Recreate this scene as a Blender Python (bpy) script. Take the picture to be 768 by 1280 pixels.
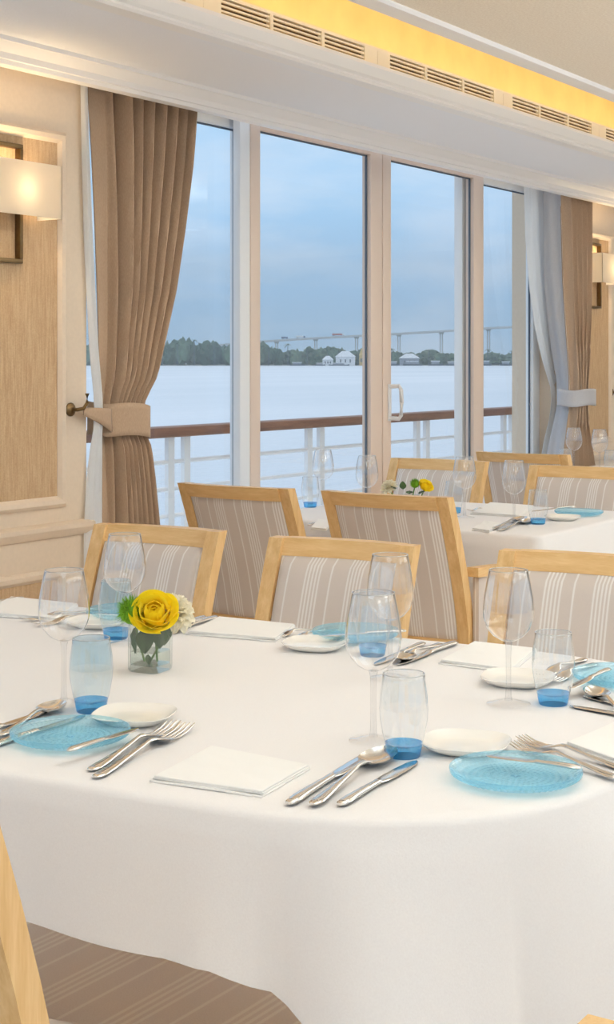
import bpy, bmesh, math, random
from mathutils import Vector, Matrix, noise as mnoise

random.seed(7)
for o in list(bpy.data.objects):
    bpy.data.objects.remove(o)
SC = bpy.context.scene
COL = SC.collection

# ------------------------------------------------------------------ camera
F, HY, VX, HC = 1850.0, 453.0, 1616.0, 1.285       # focal length (px), horizon row, wall vanishing column, eye height
TH = math.atan((VX - 384) / F)
CT, ST = math.cos(TH), math.sin(TH)
FWD, RGT = Vector((CT, ST, 0)), Vector((ST, -CT, 0))
cam_d = bpy.data.cameras.new('camera')
cam = bpy.data.objects.new('camera', cam_d)
COL.objects.link(cam)
cam.location = (0, 0, HC)
cam.rotation_euler = (math.pi / 2, 0, TH - math.pi / 2)
cam_d.sensor_fit = 'VERTICAL'
cam_d.sensor_height = 36
cam_d.lens = F / 1280 * 36
cam_d.shift_y = -(640 - HY) / 1280
cam_d.clip_start = 0.05
cam_d.clip_end = 20000
SC.camera = cam

# ------------------------------------------------------------------ view, world
SC.view_settings.view_transform = 'Standard'
SC.view_settings.look = 'None'
SC.view_settings.exposure = 0.0
SC.view_settings.gamma = 1.0
SC.view_settings.use_curve_mapping = False
cy = SC.cycles
cy.max_bounces = 10
cy.diffuse_bounces = 6
cy.glossy_bounces = 4
cy.transmission_bounces = 8
cy.transparent_max_bounces = 40
cy.caustics_reflective = False
cy.caustics_refractive = False
cy.sample_clamp_indirect = 6.0
cy.use_denoising = True


def srgb(r, g, b):
    def f(v):
        v /= 255.0
        return v / 12.92 if v <= .04045 else ((v + .055) / 1.055) ** 2.4
    return (f(r), f(g), f(b), 1)


class NT:
    """short-hand for building node trees"""
    def __init__(s, tree):
        s.t = tree
        tree.nodes.clear()

    def n(s, kind, **kw):
        nd = s.t.nodes.new(kind)
        for k, v in kw.items():
            if k in nd.inputs.keys():
                s.put(nd.inputs[k], v)
            else:
                setattr(nd, k, v)
        return nd

    def put(s, sock, v):
        if isinstance(v, bpy.types.NodeSocket):
            s.t.links.new(v, sock)
        else:
            sock.default_value = v

    def math(s, op, a, b=0.0, clamp=False):
        nd = s.t.nodes.new('ShaderNodeMath')
        nd.operation = op
        nd.use_clamp = clamp
        s.put(nd.inputs[0], a)
        s.put(nd.inputs[1], b)
        return nd.outputs[0]

    def mix(s, fac, a, b):
        nd = s.t.nodes.new('ShaderNodeMix')
        nd.data_type = 'RGBA'
        s.put(nd.inputs[0], fac)
        s.put(nd.inputs[6], a)
        s.put(nd.inputs[7], b)
        return nd.outputs[2]

    def ramp(s, fac, stops):
        nd = s.t.nodes.new('ShaderNodeValToRGB')
        el = nd.color_ramp.elements
        while len(el) < len(stops):
            el.new(.5)
        for e, (p, c) in zip(el, stops):
            e.position = p
            e.color = c
        s.put(nd.inputs[0], fac)
        return nd.outputs[0]

    def noise(s, vec, scale, detail=2.0, rough=.5):
        nd = s.t.nodes.new('ShaderNodeTexNoise')
        if vec is not None:
            s.put(nd.inputs['Vector'], vec)
        nd.inputs['Scale'].default_value = scale
        nd.inputs['Detail'].default_value = detail
        nd.inputs['Roughness'].default_value = rough
        return nd.outputs['Fac']

    def coords(s, which='Object', scale=(1, 1, 1), rot=(0, 0, 0)):
        tc = s.t.nodes.new('ShaderNodeTexCoord')
        mp = s.t.nodes.new('ShaderNodeMapping')
        mp.inputs['Scale'].default_value = scale
        mp.inputs['Rotation'].default_value = rot
        s.t.links.new(tc.outputs[which], mp.inputs['Vector'])
        return mp.outputs['Vector']


world = bpy.data.worlds.new('world')
SC.world = world
world.use_nodes = True
w = NT(world.node_tree)
tc = w.n('ShaderNodeTexCoord')
sep = w.n('ShaderNodeSeparateXYZ', Vector=tc.outputs['Generated'])
up = sep.outputs['Z']
grad = w.ramp(up, [(0.0, (.34, .50, .68, 1)), (.05, (.31, .515, .76, 1)), (.12, (.41, .645, .90, 1)), (.45, (.92, 1.05, 1.22, 1)), (1.0, (1.25, 1.36, 1.5, 1))])
cv = w.coords('Generated', (1.6, 1.6, 5.5))
cl = w.noise(cv, 3.4, 5.0, .55)
cmask = w.ramp(cl, [(.44, (0, 0, 0, 1)), (.70, (1, 1, 1, 1))])
sky = w.mix(w.math('MULTIPLY', cmask, .62), grad, (.72, .80, .92, 1))
dk = w.ramp(w.noise(w.coords('Generated', (1.2, 1.2, 8)), 2.3, 3.0), [(.45, (0, 0, 0, 1)), (.66, (1, 1, 1, 1))])
sky = w.mix(w.math('MULTIPLY', dk, .35), sky, (.30, .46, .63, 1))
bg = w.n('ShaderNodeBackground', Color=sky, Strength=1.08)
out = w.n('ShaderNodeOutputWorld')
w.t.links.new(bg.outputs[0], out.inputs[0])


def area(name, loc, rot, sx, sy, power, color):
    l = bpy.data.lights.new(name, 'AREA')
    l.shape = 'RECTANGLE'
    l.size, l.size_y = sx, sy
    l.energy = power
    l.color = color
    o = bpy.data.objects.new(name, l)
    o.location = loc
    o.rotation_euler = rot
    COL.objects.link(o)
    return o


# unseen lamps added to fill the room with soft light (their frames are built below at the same spots)
FILL_LAMPS = [(0.4, 0.55), (2.6, 0.55), (4.8, 0.55), (7.0, 0.55), (0.4, -1.9), (2.6, -1.9), (4.8, -1.9), (7.0, -1.9)]
FILL_COL = (.81, .905, 1.0)
for i, (lx, ly) in enumerate(FILL_LAMPS):
    area('fill_downlight', (lx, ly, 2.12), (0, 0, 0), .85, .85, 2.5, FILL_COL)
    area('fill_uplight', (lx, ly, 2.19), (math.pi, 0, 0), .85, .85, 62, FILL_COL)
COVE_COL = (1.0, .66, .24)
area('cove_light', (5.0, 2.55, 2.262), (math.pi, 0, 0), 12.0, .04, 14, COVE_COL)


# ------------------------------------------------------------------ helpers: pixels to places
def at(x, y, z=.75):
    """point of the photograph that lies at height z"""
    d = (HC - z) * F / (y - HY)
    k = (x - 384) / F
    p = FWD * d + RGT * (k * d)
    return Vector((p.x, p.y, z))


def onwall(x, y, Y):
    k = (x - 384) / F
    d = Y / (ST - k * CT)
    return Vector((d * (CT + k * ST), Y, HC + (HY - y) / F * d))


def far(x, y, d):
    k = (x - 384) / F
    p = FWD * d + RGT * (k * d)
    return Vector((p.x, p.y, HC + (HY - y) / F * d))


def lerp_table(tab, z):
    tab = sorted(tab)
    if z <= tab[0][0]:
        return tab[0][1:]
    for a, b in zip(tab, tab[1:]):
        if z <= b[0]:
            t = (z - a[0]) / (b[0] - a[0])
            return tuple(p + (q - p) * t for p, q in zip(a[1:], b[1:]))
    return tab[-1][1:]


# ------------------------------------------------------------------ helpers: meshes and objects
class MB:
    """collects shapes into one mesh"""
    def __init__(s):
        s.v, s.f = [], []

    def add(s, verts, faces):
        o = len(s.v)
        s.v += [tuple(p) for p in verts]
        s.f += [tuple(i + o for i in f) for f in faces]
        return s

    def box(s, x0, x1, y0, y1, z0, z1, bevel=0.0, rot=None, org=None):
        bm = bmesh.new()
        bmesh.ops.create_cube(bm, size=1)
        for v in bm.verts:
            v.co = Vector(((x0 + x1) / 2 + v.co.x * (x1 - x0), (y0 + y1) / 2 + v.co.y * (y1 - y0), (z0 + z1) / 2 + v.co.z * (z1 - z0)))
        if bevel:
            bmesh.ops.bevel(bm, geom=bm.edges[:], offset=bevel, segments=2, affect='EDGES', profile=.5)
        if rot:
            bmesh.ops.rotate(bm, verts=bm.verts, cent=org or (0, 0, 0), matrix=rot)
        bm.verts.index_update()
        s.add([v.co.copy() for v in bm.verts], [[v.index for v in f.verts] for f in bm.faces])
        bm.free()
        return s

    def lathe(s, prof, seg=32, close=False):
        vs, fs = [], []
        n = len(prof)
        for i in range(seg):
            a = 2 * math.pi * i / seg
            for r, z in prof:
                vs.append((r * math.cos(a), r * math.sin(a), z))
        for i in range(seg):
            j = (i + 1) % seg
            for k in range(n - 1 + (1 if close else 0)):
                k2 = (k + 1) % n
                fs.append((i * n + k, j * n + k, j * n + k2, i * n + k2))
        return s.add(vs, fs)

    def grid(s, fn, nu, nv, wrap_u=False):
        vs = [fn(i / (nu if wrap_u else nu - 1), j / (nv - 1)) for i in range(nu) for j in range(nv)]
        fs = []
        for i in range(nu if wrap_u else nu - 1):
            i2 = (i + 1) % nu
            for j in range(nv - 1):
                fs.append((i * nv + j, i2 * nv + j, i2 * nv + j + 1, i * nv + j + 1))
        return s.add(vs, fs)

    def sweep(s, rings, caps=True):
        """rings: list of equal-length point loops"""
        n = len(rings[0])
        vs = [p for r in rings for p in r]
        fs = []
        for i in range(len(rings) - 1):
            for k in range(n):
                k2 = (k + 1) % n
                fs.append((i * n + k, i * n + k2, (i + 1) * n + k2, (i + 1) * n + k))
        if caps:
            fs.append(tuple(range(n))[::-1])
            fs.append(tuple((len(rings) - 1) * n + k for k in range(n)))
        return s.add(vs, fs)

    def tube(s, pts, rad, seg=8):
        pts = [Vector(p) for p in pts]
        rad = rad if isinstance(rad, (list, tuple)) else [rad] * len(pts)
        rings = []
        for i, p in enumerate(pts):
            t = (pts[min(i + 1, len(pts) - 1)] - pts[max(i - 1, 0)]).normalized()
            a = t.cross(Vector((0, 0, 1)))
            if a.length < 1e-3:
                a = t.cross(Vector((1, 0, 0)))
            a.normalize()
            b = t.cross(a)
            rings.append([p + (a * math.cos(2 * math.pi * k / seg) + b * math.sin(2 * math.pi * k / seg)) * rad[i] for k in range(seg)])
        return s.sweep(rings)

    def mesh(s, name, mat, smooth=35, recalc=True):
        me = bpy.data.meshes.new(name)
        me.from_pydata(s.v, [], s.f)
        if recalc:
            bm = bmesh.new()
            bm.from_mesh(me)
            bmesh.ops.recalc_face_normals(bm, faces=bm.faces)
            bm.to_mesh(me)
            bm.free()
        if smooth:
            me.polygons.foreach_set('use_smooth', [True] * len(me.polygons))
            me.set_sharp_from_angle(angle=math.radians(smooth))
        me.materials.append(mat)
        me.update()
        return me


def tag(o, label=None, cat=None, group=None, kind=None):
    if label:
        o['label'] = label
    if cat:
        o['category'] = cat
    if group:
        o['group'] = group
    if kind:
        o['kind'] = kind
    return o


def obj(name, me, parent=None, loc=(0, 0, 0), rot=(0, 0, 0), scale=(1, 1, 1)):
    o = bpy.data.objects.new(name, me)
    COL.objects.link(o)
    o.location = loc
    o.rotation_euler = rot
    o.scale = scale
    if parent:
        o.parent = parent
    return o


def thing(name, label, cat, loc=(0, 0, 0), rotz=0.0, group=None, scale=(1, 1, 1)):
    o = obj(name, None, None, loc, (0, 0, rotz), scale)
    o.empty_display_size = .05
    return tag(o, label, cat, group)


def struct(name, me, parent=None, label=None):
    o = obj(name, me, parent)
    if parent is None:
        o['kind'] = 'structure'
        if label:
            o['label'] = label
    return o


# ------------------------------------------------------------------ materials
MATS = {}


def mat(name):
    m = bpy.data.materials.new(name)
    m.use_nodes = True
    MATS[name] = m
    return m, NT(m.node_tree)


def finish(m, t, shader):
    o = t.n('ShaderNodeOutputMaterial')
    t.t.links.new(shader, o.inputs[0])
    return m


def principled(t, **kw):
    nd = t.n('ShaderNodeBsdfPrincipled')
    for k, v in kw.items():
        t.put(nd.inputs[k], v)
    return nd


def bump(t, h, strength=.2, dist=.01):
    return t.n('ShaderNodeBump', Height=h, Strength=strength, Distance=dist).outputs[0]


def plain(name, col, rough=.5, metal=0.0, spec=.5, nscale=0, namt=.08, bscale=0, bstr=.1):
    m, t = mat(name)
    c = col
    co = t.coords('Object')
    if nscale:
        nz = t.noise(co, nscale, 3)
        dark = tuple(v * (1 - namt * 2) for v in col[:3]) + (1,)
        lite = tuple(min(1, v * (1 + namt)) for v in col[:3]) + (1,)
        c = t.ramp(nz, [(.3, dark), (.7, lite)])
    p = principled(t, **{'Base Color': c, 'Roughness': rough, 'Metallic': metal, 'Specular IOR Level': spec})
    if bscale:
        t.put(p.inputs['Normal'], bump(t, t.noise(co, bscale, 2), bstr, .003))
    return finish(m, t, p.outputs[0])


def stripes_mask(t, coord, period, pitch, width, count, single=True):
    """soft narrow lines: a group of `count` lines and one lone line half-way between the groups"""
    ph = t.math('MULTIPLY', t.math('FRACT', t.math('ADD', t.math('DIVIDE', coord, period), 50.0)), period)
    res = None
    offs = [period * .5 + (i - (count - 1) / 2) * pitch for i in range(count)] + ([.004 + width] if single else [])
    for o in offs:
        d = t.math('ABSOLUTE', t.math('SUBTRACT', ph, o))
        v = t.math('SUBTRACT', 1.0, t.math('SMOOTH_MIN', t.math('DIVIDE', d, width * .62), 1.0), True)
        v = t.math('MULTIPLY', v, 2.2, True)
        res = v if res is None else t.math('MAXIMUM', res, v)
    return res


# wood
def wood(name, c0, c1, rough=.42, axis='Z'):
    m, t = mat(name)
    sc = {'X': (3, 30, 30), 'Y': (30, 3, 30), 'Z': (30, 30, 3)}[axis]
    co = t.coords('Object', sc)
    nz = t.noise(co, 2.2, 4, .6)
    fine = t.noise(t.coords('Object', tuple(v * 6 for v in sc)), 2.0, 2)
    f = t.math('ADD', t.math('MULTIPLY', nz, .75), t.math('MULTIPLY', fine, .25))
    col = t.ramp(f, [(.32, c0), (.66, c1)])
    p = principled(t, **{'Base Color': col, 'Roughness': rough, 'Specular IOR Level': .4})
    t.put(p.inputs['Normal'], bump(t, fine, .08, .002))
    return finish(m, t, p.outputs[0])


W0, W1 = srgb(214, 170, 110), srgb(234, 198, 142)
M_WOOD_Z = wood('oak_upright', W0, W1, axis='Z')
M_WOOD_X = wood('oak_cross', W0, W1, axis='X')
M_WOOD_Y = wood('oak_deep', W0, W1, axis='Y')
M_TEAK = wood('teak_handrail', srgb(112, 76, 56), srgb(150, 106, 80), .5, 'X')


def fabric_stripe(name, base, line):
    m, t = mat(name)
    co = t.coords('Object')
    sp = t.n('ShaderNodeSeparateXYZ', Vector=co)
    msk = stripes_mask(t, sp.outputs['X'], .112, .0088, .0042, 5)
    weave = t.noise(t.coords('Object', (1, 1, .25)), 700, 1)
    b = t.mix(t.math('MULTIPLY', weave, .35), base, tuple(v * .72 for v in base[:3]) + (1,))
    col = t.mix(t.math('MULTIPLY', msk, .85), b, line)
    p = principled(t, **{'Base Color': col, 'Roughness': .85, 'Specular IOR Level': .2, 'Sheen Weight': .15})
    t.put(p.inputs['Normal'], bump(t, t.noise(co, 500, 1), .15, .001))
    return finish(m, t, p.outputs[0])


M_FABRIC = fabric_stripe('striped_upholstery', srgb(216, 204, 194), srgb(240, 236, 231))

m, t = mat('striped_carpet')
co = t.coords('Object')
sp = t.n('ShaderNodeSeparateXYZ', Vector=co)
msk = stripes_mask(t, sp.outputs['Y'], .20, .0185, .0085, 4)
pile = t.noise(co, 260, 2)
b = t.mix(pile, srgb(228, 215, 202), srgb(242, 232, 221))
col = t.mix(t.math('MULTIPLY', msk, .8), b, srgb(250, 243, 230))
p = principled(t, **{'Base Color': col, 'Roughness': .95, 'Specular IOR Level': .1})
t.put(p.inputs['Normal'], bump(t, pile, .4, .004))
M_CARPET = finish(m, t, p.outputs[0])

# linen
m, t = mat('white_linen')
co = t.coords('Object')
weave = t.noise(co, 420, 1)
col = t.mix(weave, srgb(240, 236, 234), srgb(248, 245, 243))
p = principled(t, **{'Base Color': col, 'Roughness': .8, 'Specular IOR Level': .25, 'Sheen Weight': .1})
t.put(p.inputs['Normal'], bump(t, t.math('ADD', t.math('MULTIPLY', weave, .15), t.noise(co, 9, 2)), .12, .006))
M_LINEN = finish(m, t, p.outputs[0])
M_NAPKIN = plain('napkin_linen', srgb(250, 248, 244), .75, spec=.25, bscale=60, bstr=.12)
M_CERAMIC = plain('white_ceramic', srgb(250, 246, 238), .18, spec=.5)
M_STEEL = plain('polished_cutlery', (.80, .77, .73, 1), .13, 1.0)
M_BRONZE = plain('aged_bronze', srgb(120, 98, 66), .35, .9, nscale=60)
M_WHITE = plain('white_paint', srgb(244, 242, 240), .4)
M_WALL = plain('cream_lacquer_wall', srgb(226, 208, 186), .5, nscale=90, namt=.015)
M_ROOMWALL = plain('white_room_wall', srgb(238, 236, 234), .6)
M_FRAME = plain('cream_aluminium', srgb(232, 212, 196), .4)
M_FRAME_OUT = plain('white_aluminium', srgb(246, 248, 250), .4)
M_GASKET = plain('dark_gasket', srgb(92, 104, 118), .5)
M_VENT = plain('vent_cove_glow', srgb(250, 240, 214), .45)  # cream tint puts the cove's yellow glow into the white paint
M_DARK = plain('dark_slot', srgb(92, 66, 30), .7)
M_COVE = plain('cove_plaster', srgb(240, 226, 196), .8, nscale=7, namt=.04)
M_SOFFIT = plain('soffit_white', srgb(242, 243, 247), .75, bscale=160, bstr=.25)


def wallpaper(name, c0, c1, scale=(60, 60, 4)):
    m, t = mat(name)
    nz = t.noise(t.coords('Object', scale), 3, 4, .65)
    n2 = t.noise(t.coords('Object'), 220, 2)
    col = t.ramp(t.math('ADD', t.math('MULTIPLY', nz, .7), t.math('MULTIPLY', n2, .3)), [(.35, c0), (.65, c1)])
    p = principled(t, **{'Base Color': col, 'Roughness': .8, 'Specular IOR Level': .15})
    t.put(p.inputs['Normal'], bump(t, nz, .15, .003))
    return finish(m, t, p.outputs[0])


M_PAPER = wallpaper('grasscloth', srgb(174, 144, 110), srgb(202, 174, 140))
M_CEIL = wallpaper('ceiling_paper', srgb(232, 218, 198), srgb(248, 238, 220), (40, 40, 40))

# curtains
def cloth(name, c0, c1, trans=.0, scale=350):
    m, t = mat(name)
    nz = t.noise(t.coords('Object', (1, 1, .35)), scale, 2)
    col = t.mix(nz, c0, c1)
    d = principled(t, **{'Base Color': col, 'Roughness': .9, 'Specular IOR Level': .1, 'Sheen Weight': .1})
    t.put(d.inputs['Normal'], bump(t, nz, .15, .001))
    if not trans:
        return finish(m, t, d.outputs[0])
    tr = t.n('ShaderNodeBsdfTranslucent', Color=col)
    mx = t.n('ShaderNodeMixShader', Fac=trans)
    t.t.links.new(d.outputs[0], mx.inputs[1])
    t.t.links.new(tr.outputs[0], mx.inputs[2])
    return finish(m, t, mx.outputs[0])


M_DRAPE = cloth('taupe_drape', srgb(172, 146, 122), srgb(200, 174, 148), .08)
M_LINING = cloth('pale_lining', srgb(222, 222, 226), srgb(238, 238, 240), .45)
M_SHEER = cloth('white_sheer', srgb(244, 243, 242), srgb(252, 252, 251), .58)


# glass
def thin_glass(name, tint, edge, refl=1.0, rough=0.0, edge_pos=.62, body=None):
    m, t = mat(name)
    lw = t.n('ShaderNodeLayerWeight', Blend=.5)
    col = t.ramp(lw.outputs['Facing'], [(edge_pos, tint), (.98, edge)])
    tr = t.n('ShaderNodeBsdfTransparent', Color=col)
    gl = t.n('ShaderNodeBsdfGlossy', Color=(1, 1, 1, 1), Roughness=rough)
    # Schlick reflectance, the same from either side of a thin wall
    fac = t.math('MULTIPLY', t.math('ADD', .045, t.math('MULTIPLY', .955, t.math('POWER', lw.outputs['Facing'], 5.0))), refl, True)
    mx = t.n('ShaderNodeMixShader', Fac=fac)
    base = tr.outputs[0]
    if body:
        df = t.n('ShaderNodeBsdfDiffuse', Color=body[0])
        tl = t.n('ShaderNodeBsdfTranslucent', Color=body[0])
        a = t.n('ShaderNodeMixShader', Fac=.5)
        t.t.links.new(df.outputs[0], a.inputs[1])
        t.t.links.new(tl.outputs[0], a.inputs[2])
        b = t.n('ShaderNodeMixShader', Fac=body[1])
        t.t.links.new(tr.outputs[0], b.inputs[1])
        t.t.links.new(a.outputs[0], b.inputs[2])
        base = b.outputs[0]
    t.t.links.new(base, mx.inputs[1])
    t.t.links.new(gl.outputs[0], mx.inputs[2])
    return finish(m, t, mx.outputs[0])


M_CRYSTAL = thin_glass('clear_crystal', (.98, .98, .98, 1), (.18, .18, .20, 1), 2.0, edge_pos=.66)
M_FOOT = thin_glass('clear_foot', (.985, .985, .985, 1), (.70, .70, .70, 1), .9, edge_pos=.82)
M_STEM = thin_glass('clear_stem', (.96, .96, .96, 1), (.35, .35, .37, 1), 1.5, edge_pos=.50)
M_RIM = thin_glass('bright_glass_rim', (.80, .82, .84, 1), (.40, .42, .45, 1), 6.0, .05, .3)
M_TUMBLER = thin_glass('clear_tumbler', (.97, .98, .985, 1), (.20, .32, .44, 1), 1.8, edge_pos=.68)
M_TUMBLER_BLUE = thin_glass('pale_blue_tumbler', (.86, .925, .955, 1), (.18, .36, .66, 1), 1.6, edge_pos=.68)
M_BLUEBASE = thin_glass('bright_blue_glass', (.42, .78, .98, 1), (.10, .48, .90, 1), 1.0, .05, .3, body=((.20, .66, 1.0, 1), .25))
M_PLATE = thin_glass('sky_blue_pressed_glass', (.82, .96, 1.0, 1), (.24, .68, 1.0, 1), 1.0, .05, .75, body=((.40, .82, 1.0, 1), .22))
M_VASE = thin_glass('clear_vase', (.93, .95, .94, 1), (.45, .50, .50, 1), 1.1)
M_WATER_V = thin_glass('vase_water', (.93, .96, .95, 1), (.60, .70, .68, 1), .8)
M_PANE = thin_glass('window_pane', (.96, .98, .985, 1), (.85, .9, .92, 1), 1.0)

# plants
M_ROSE = cloth('yellow_petal', srgb(255, 226, 20), srgb(255, 240, 60), .45, 60)
M_CARN = cloth('cream_petal', srgb(252, 244, 220), srgb(255, 250, 234), .35, 60)
M_DIAN = plain('green_bristle', srgb(112, 164, 32), .6, spec=.2, nscale=50, namt=.2)
M_LEAF = plain('dark_leaf', srgb(58, 92, 44), .4, nscale=30, namt=.2)
M_STEMG = plain('green_stem', srgb(96, 134, 58), .5)
M_TREE = plain('far_foliage', srgb(84, 112, 92), .9, spec=.1, nscale=.25, namt=.3)
M_TREE2 = plain('far_foliage_light', srgb(104, 128, 106), .9, spec=.1, nscale=.25, namt=.3)
M_CONC = plain('pale_concrete', srgb(206, 210, 214), .9)
M_SHORE = plain('river_bank', srgb(120, 124, 110), .9, nscale=.05)
M_ROOFW = plain('white_roof_sheet', srgb(226, 230, 234), .7)
M_HOUSE = plain('ochre_render', srgb(206, 176, 104), .8)
M_BOAT = plain('boat_paint', srgb(150, 160, 172), .7)
M_HULL = plain('dark_hull', srgb(74, 90, 102), .7)
M_TRUCKR = plain('red_truck_paint', srgb(186, 120, 116), .6)
M_TRUCKB = plain('blue_truck_paint', srgb(92, 116, 150), .6)

m, t = mat('river_water')
co = t.coords('Object')
h = t.math('ADD', t.noise(t.coords('Object', (.09, .30, 1)), 1.0, 4, .6), t.math('MULTIPLY', t.noise(t.coords('Object', (.6, 1.8, 1)), 1.0, 2), .35))
col = t.ramp(t.noise(t.coords('Object', (.004, .02, 1)), 1.0, 4), [(.3, srgb(196, 202, 208)), (.7, srgb(216, 218, 222))])
p = principled(t, **{'Base Color': col, 'Roughness': .35, 'Specular IOR Level': .5})
t.put(p.inputs['Normal'], bump(t, h, .6, 1.0))
M_RIVER = finish(m, t, p.outputs[0])

# lamps
m, t = mat('lamp_shade_fabric')
tl = t.n('ShaderNodeBsdfTranslucent', Color=(.98, .93, .84, 1))
df = t.n('ShaderNodeBsdfDiffuse', Color=(.95, .90, .82, 1))
mx = t.n('ShaderNodeMixShader', Fac=.6)
t.t.links.new(df.outputs[0], mx.inputs[1])
t.t.links.new(tl.outputs[0], mx.inputs[2])
M_SHADE = finish(m, t, mx.outputs[0])


def emit(name, col, strength):
    m, t = mat(name)
    e = t.n('ShaderNodeEmission', Color=col, Strength=strength)
    return finish(m, t, e.outputs[0])


M_LED = emit('led_strip', (1.0, .66, .2, 1), 3.0)
M_DIFF = emit('fill_diffuser', (.9, .96, 1.0, 1), 1.2)  # glowing panel of the added fill lamps

# ------------------------------------------------------------------ room shell
YP, YW, YB = 3.13, 3.30, 3.36            # pier face, front sliding track, rear sliding track
XA, XB, YA = -2.2, 12.5, -3.6
struct('floor', MB().box(XA, XB, YA, 3.45, -.06, 0).mesh('floor', M_CARPET))
struct('ceiling', MB().box(XA, XB, YA, 2.225, 2.35, 2.41).mesh('ceiling', M_CEIL))
mb = MB().box(XA - .1, XA, YA, 3.45, 0, .12).box(XA - .1, XA, YA, 3.45, 2.25, 2.7)
for y in (YA, -1.4, .9, 3.2):
    mb.box(XA - .1, XA, y, y + .25, .12, 2.25)
struct('wall_back', mb.mesh('wall_back', M_ROOMWALL))  # unseen wall; openings added to let cool sky light reach the near cloth
struct('wall_far', MB().box(XB, XB + .1, YA, 3.45, 0, 2.7).mesh('wall_far', M_ROOMWALL))
mb = MB().box(XA, XB, YA - .1, YA, 0, .15).box(XA, XB, YA - .1, YA, 2.25, 2.7)
for i in range(5):
    x = XA + i * 3.5
    mb.box(x, x + .4, YA - .1, YA, .15, 2.25)
struct('wall_opposite', mb.mesh('wall_opposite', M_ROOMWALL))  # unseen wall, openings made large for more soft daylight
struct('wall_window_header', MB().box(XA, XB, 3.25, 3.50, 2.30, 2.75).mesh('header', M_WALL))

# soffit, crown, cove
CS = .968                                # one scale for the whole ceiling edge


def cs(y, z):
    return y * CS, HC + (z - HC) * CS


struct('ceiling_soffit', MB().box(XA, XB, cs(2.56, 0)[0], 3.245, cs(0, 2.21)[1], cs(0, 2.235)[1]).mesh('soffit', M_SOFFIT))


def extrude_x(prof, x0, x1, scaled=True):
    mb = MB()
    if scaled:
        prof = [cs(y, z) for y, z in prof]
    mb.sweep([[(x0, y, z) for y, z in prof], [(x1, y, z) for y, z in prof]])
    return mb


struct('trim_crown', extrude_x([(3.14, 2.148), (3.10, 2.148), (3.095, 2.160), (3.082, 2.160), (3.075, 2.176), (3.055, 2.186), (3.040, 2.198), (3.030, 2.198), (3.026, 2.2105), (3.14, 2.2105)], XA, XB).mesh('crown', M_WHITE, 25))
struct('trim_cove', extrude_x([(2.60, 2.2095), (2.548, 2.2095), (2.540, 2.216), (2.542, 2.224), (2.530, 2.230), (2.520, 2.244), (2.512, 2.256), (2.512, 2.267), (2.60, 2.267)], XA, XB).mesh('cove_trim', M_WHITE, 25))
struct('trim_ceiling_edge', extrude_x([(2.357, 2.37), (2.285, 2.37), (2.28, 2.378), (2.28, 2.43), (2.357, 2.43)], XA, XB).mesh('ceiling_edge', M_WHITE, 25))
struct('ceiling_cove', MB().box(XA, XB, 2.67, 2.71, 2.19, 2.58).box(XA, XB, 2.13, 2.71, 2.57, 2.60).box(XA, XB, 2.13, 2.17, 2.40, 2.58).mesh('cove_back', M_COVE))
struct('trim_fascia', MB().box(XA, XB, 2.449, 2.464, cs(0, 2.267)[1], cs(0, 2.276)[1]).box(XA, XB, 2.449, 2.464, cs(0, 2.321)[1], cs(0, 2.331)[1]).mesh('fascia', M_VENT))
tag(obj('led_strip', MB().box(XA, XB, 2.52, 2.58, 2.232, 2.243).mesh('led_strip', M_LED)), 'warm yellow light strip hidden behind the ceiling vent fascia', 'light strip')

# air vents set in the fascia
VP = .9435 * CS
slat_me = MB().box(-.133, .133, -.004, .004, -.0030, .0030).mesh('slat', M_VENT)
post_me = MB().box(-.0075, .0075, -.0075, .0075, -.0220, .0220).mesh('divider', M_VENT)
end_me = MB().box(-.039, .039, -.0075, .0075, -.0220, .0220).mesh('end_plate', M_VENT)
back_me = MB().box(-.456, .456, 0, .004, -.028, .028).mesh('vent_back', M_DARK)
for i in range(-3, 8):
    cx = 4.222 * CS - VP / 2 + i * VP
    if cx < XA + .5 or cx > XB - .5:
        continue
    v = thing('air_vent', 'white slatted air vent in the yellow-lit ceiling cove fascia', 'air vent', (cx, 2.4565, cs(0, 2.2985)[1]), 0, 'slatted vents along the cove')
    obj('vent_back', back_me, v, (0, .022, 0))
    for e in (-1, 1):
        obj('end_plate', end_me, v, (e * .417, 0, 0))
    for b in range(3):
        for k in range(3):
            obj('slat', slat_me, v, ((b - 1) * .2715, 0, (k - 1) * .0135))
    for b in (-1, 1):
        obj('divider', post_me, v, (b * .1357, -.0005, 0))

# added fill lamps, out of view: shallow hanging trays that light the ceiling and the tables
lamp_frame = MB()
for sx, sy, a, b in ((-.45, .45, -.45, -.43), (-.45, .45, .43, .45), (-.45, -.43, -.43, .43), (.43, .45, -.43, .43)):
    lamp_frame.box(sx, sy, a, b, -.22, -.165)
lamp_frame_me = lamp_frame.mesh('lamp_frame', M_WHITE)
lamp_diff_me = MB().box(-.43, .43, -.43, .43, -.20, -.19).mesh('diffuser', M_DIFF)
lamp_rod_me = MB().tube([(0, 0, -.19), (0, 0, 0)], .006, 8).mesh('rod', M_WHITE)
for lx, ly in FILL_LAMPS:
    l = thing('fill_lamp', 'unseen square white hanging lamp added as fill light for the dining room', 'lamp', (lx, ly, 2.35), 0, 'added fill lamps')
    obj('lamp_frame', lamp_frame_me, l)
    obj('diffuser', lamp_diff_me, l)
    for sx in (-.4, .4):
        obj('rod', lamp_rod_me, l, (sx, 0, 0))


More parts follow.
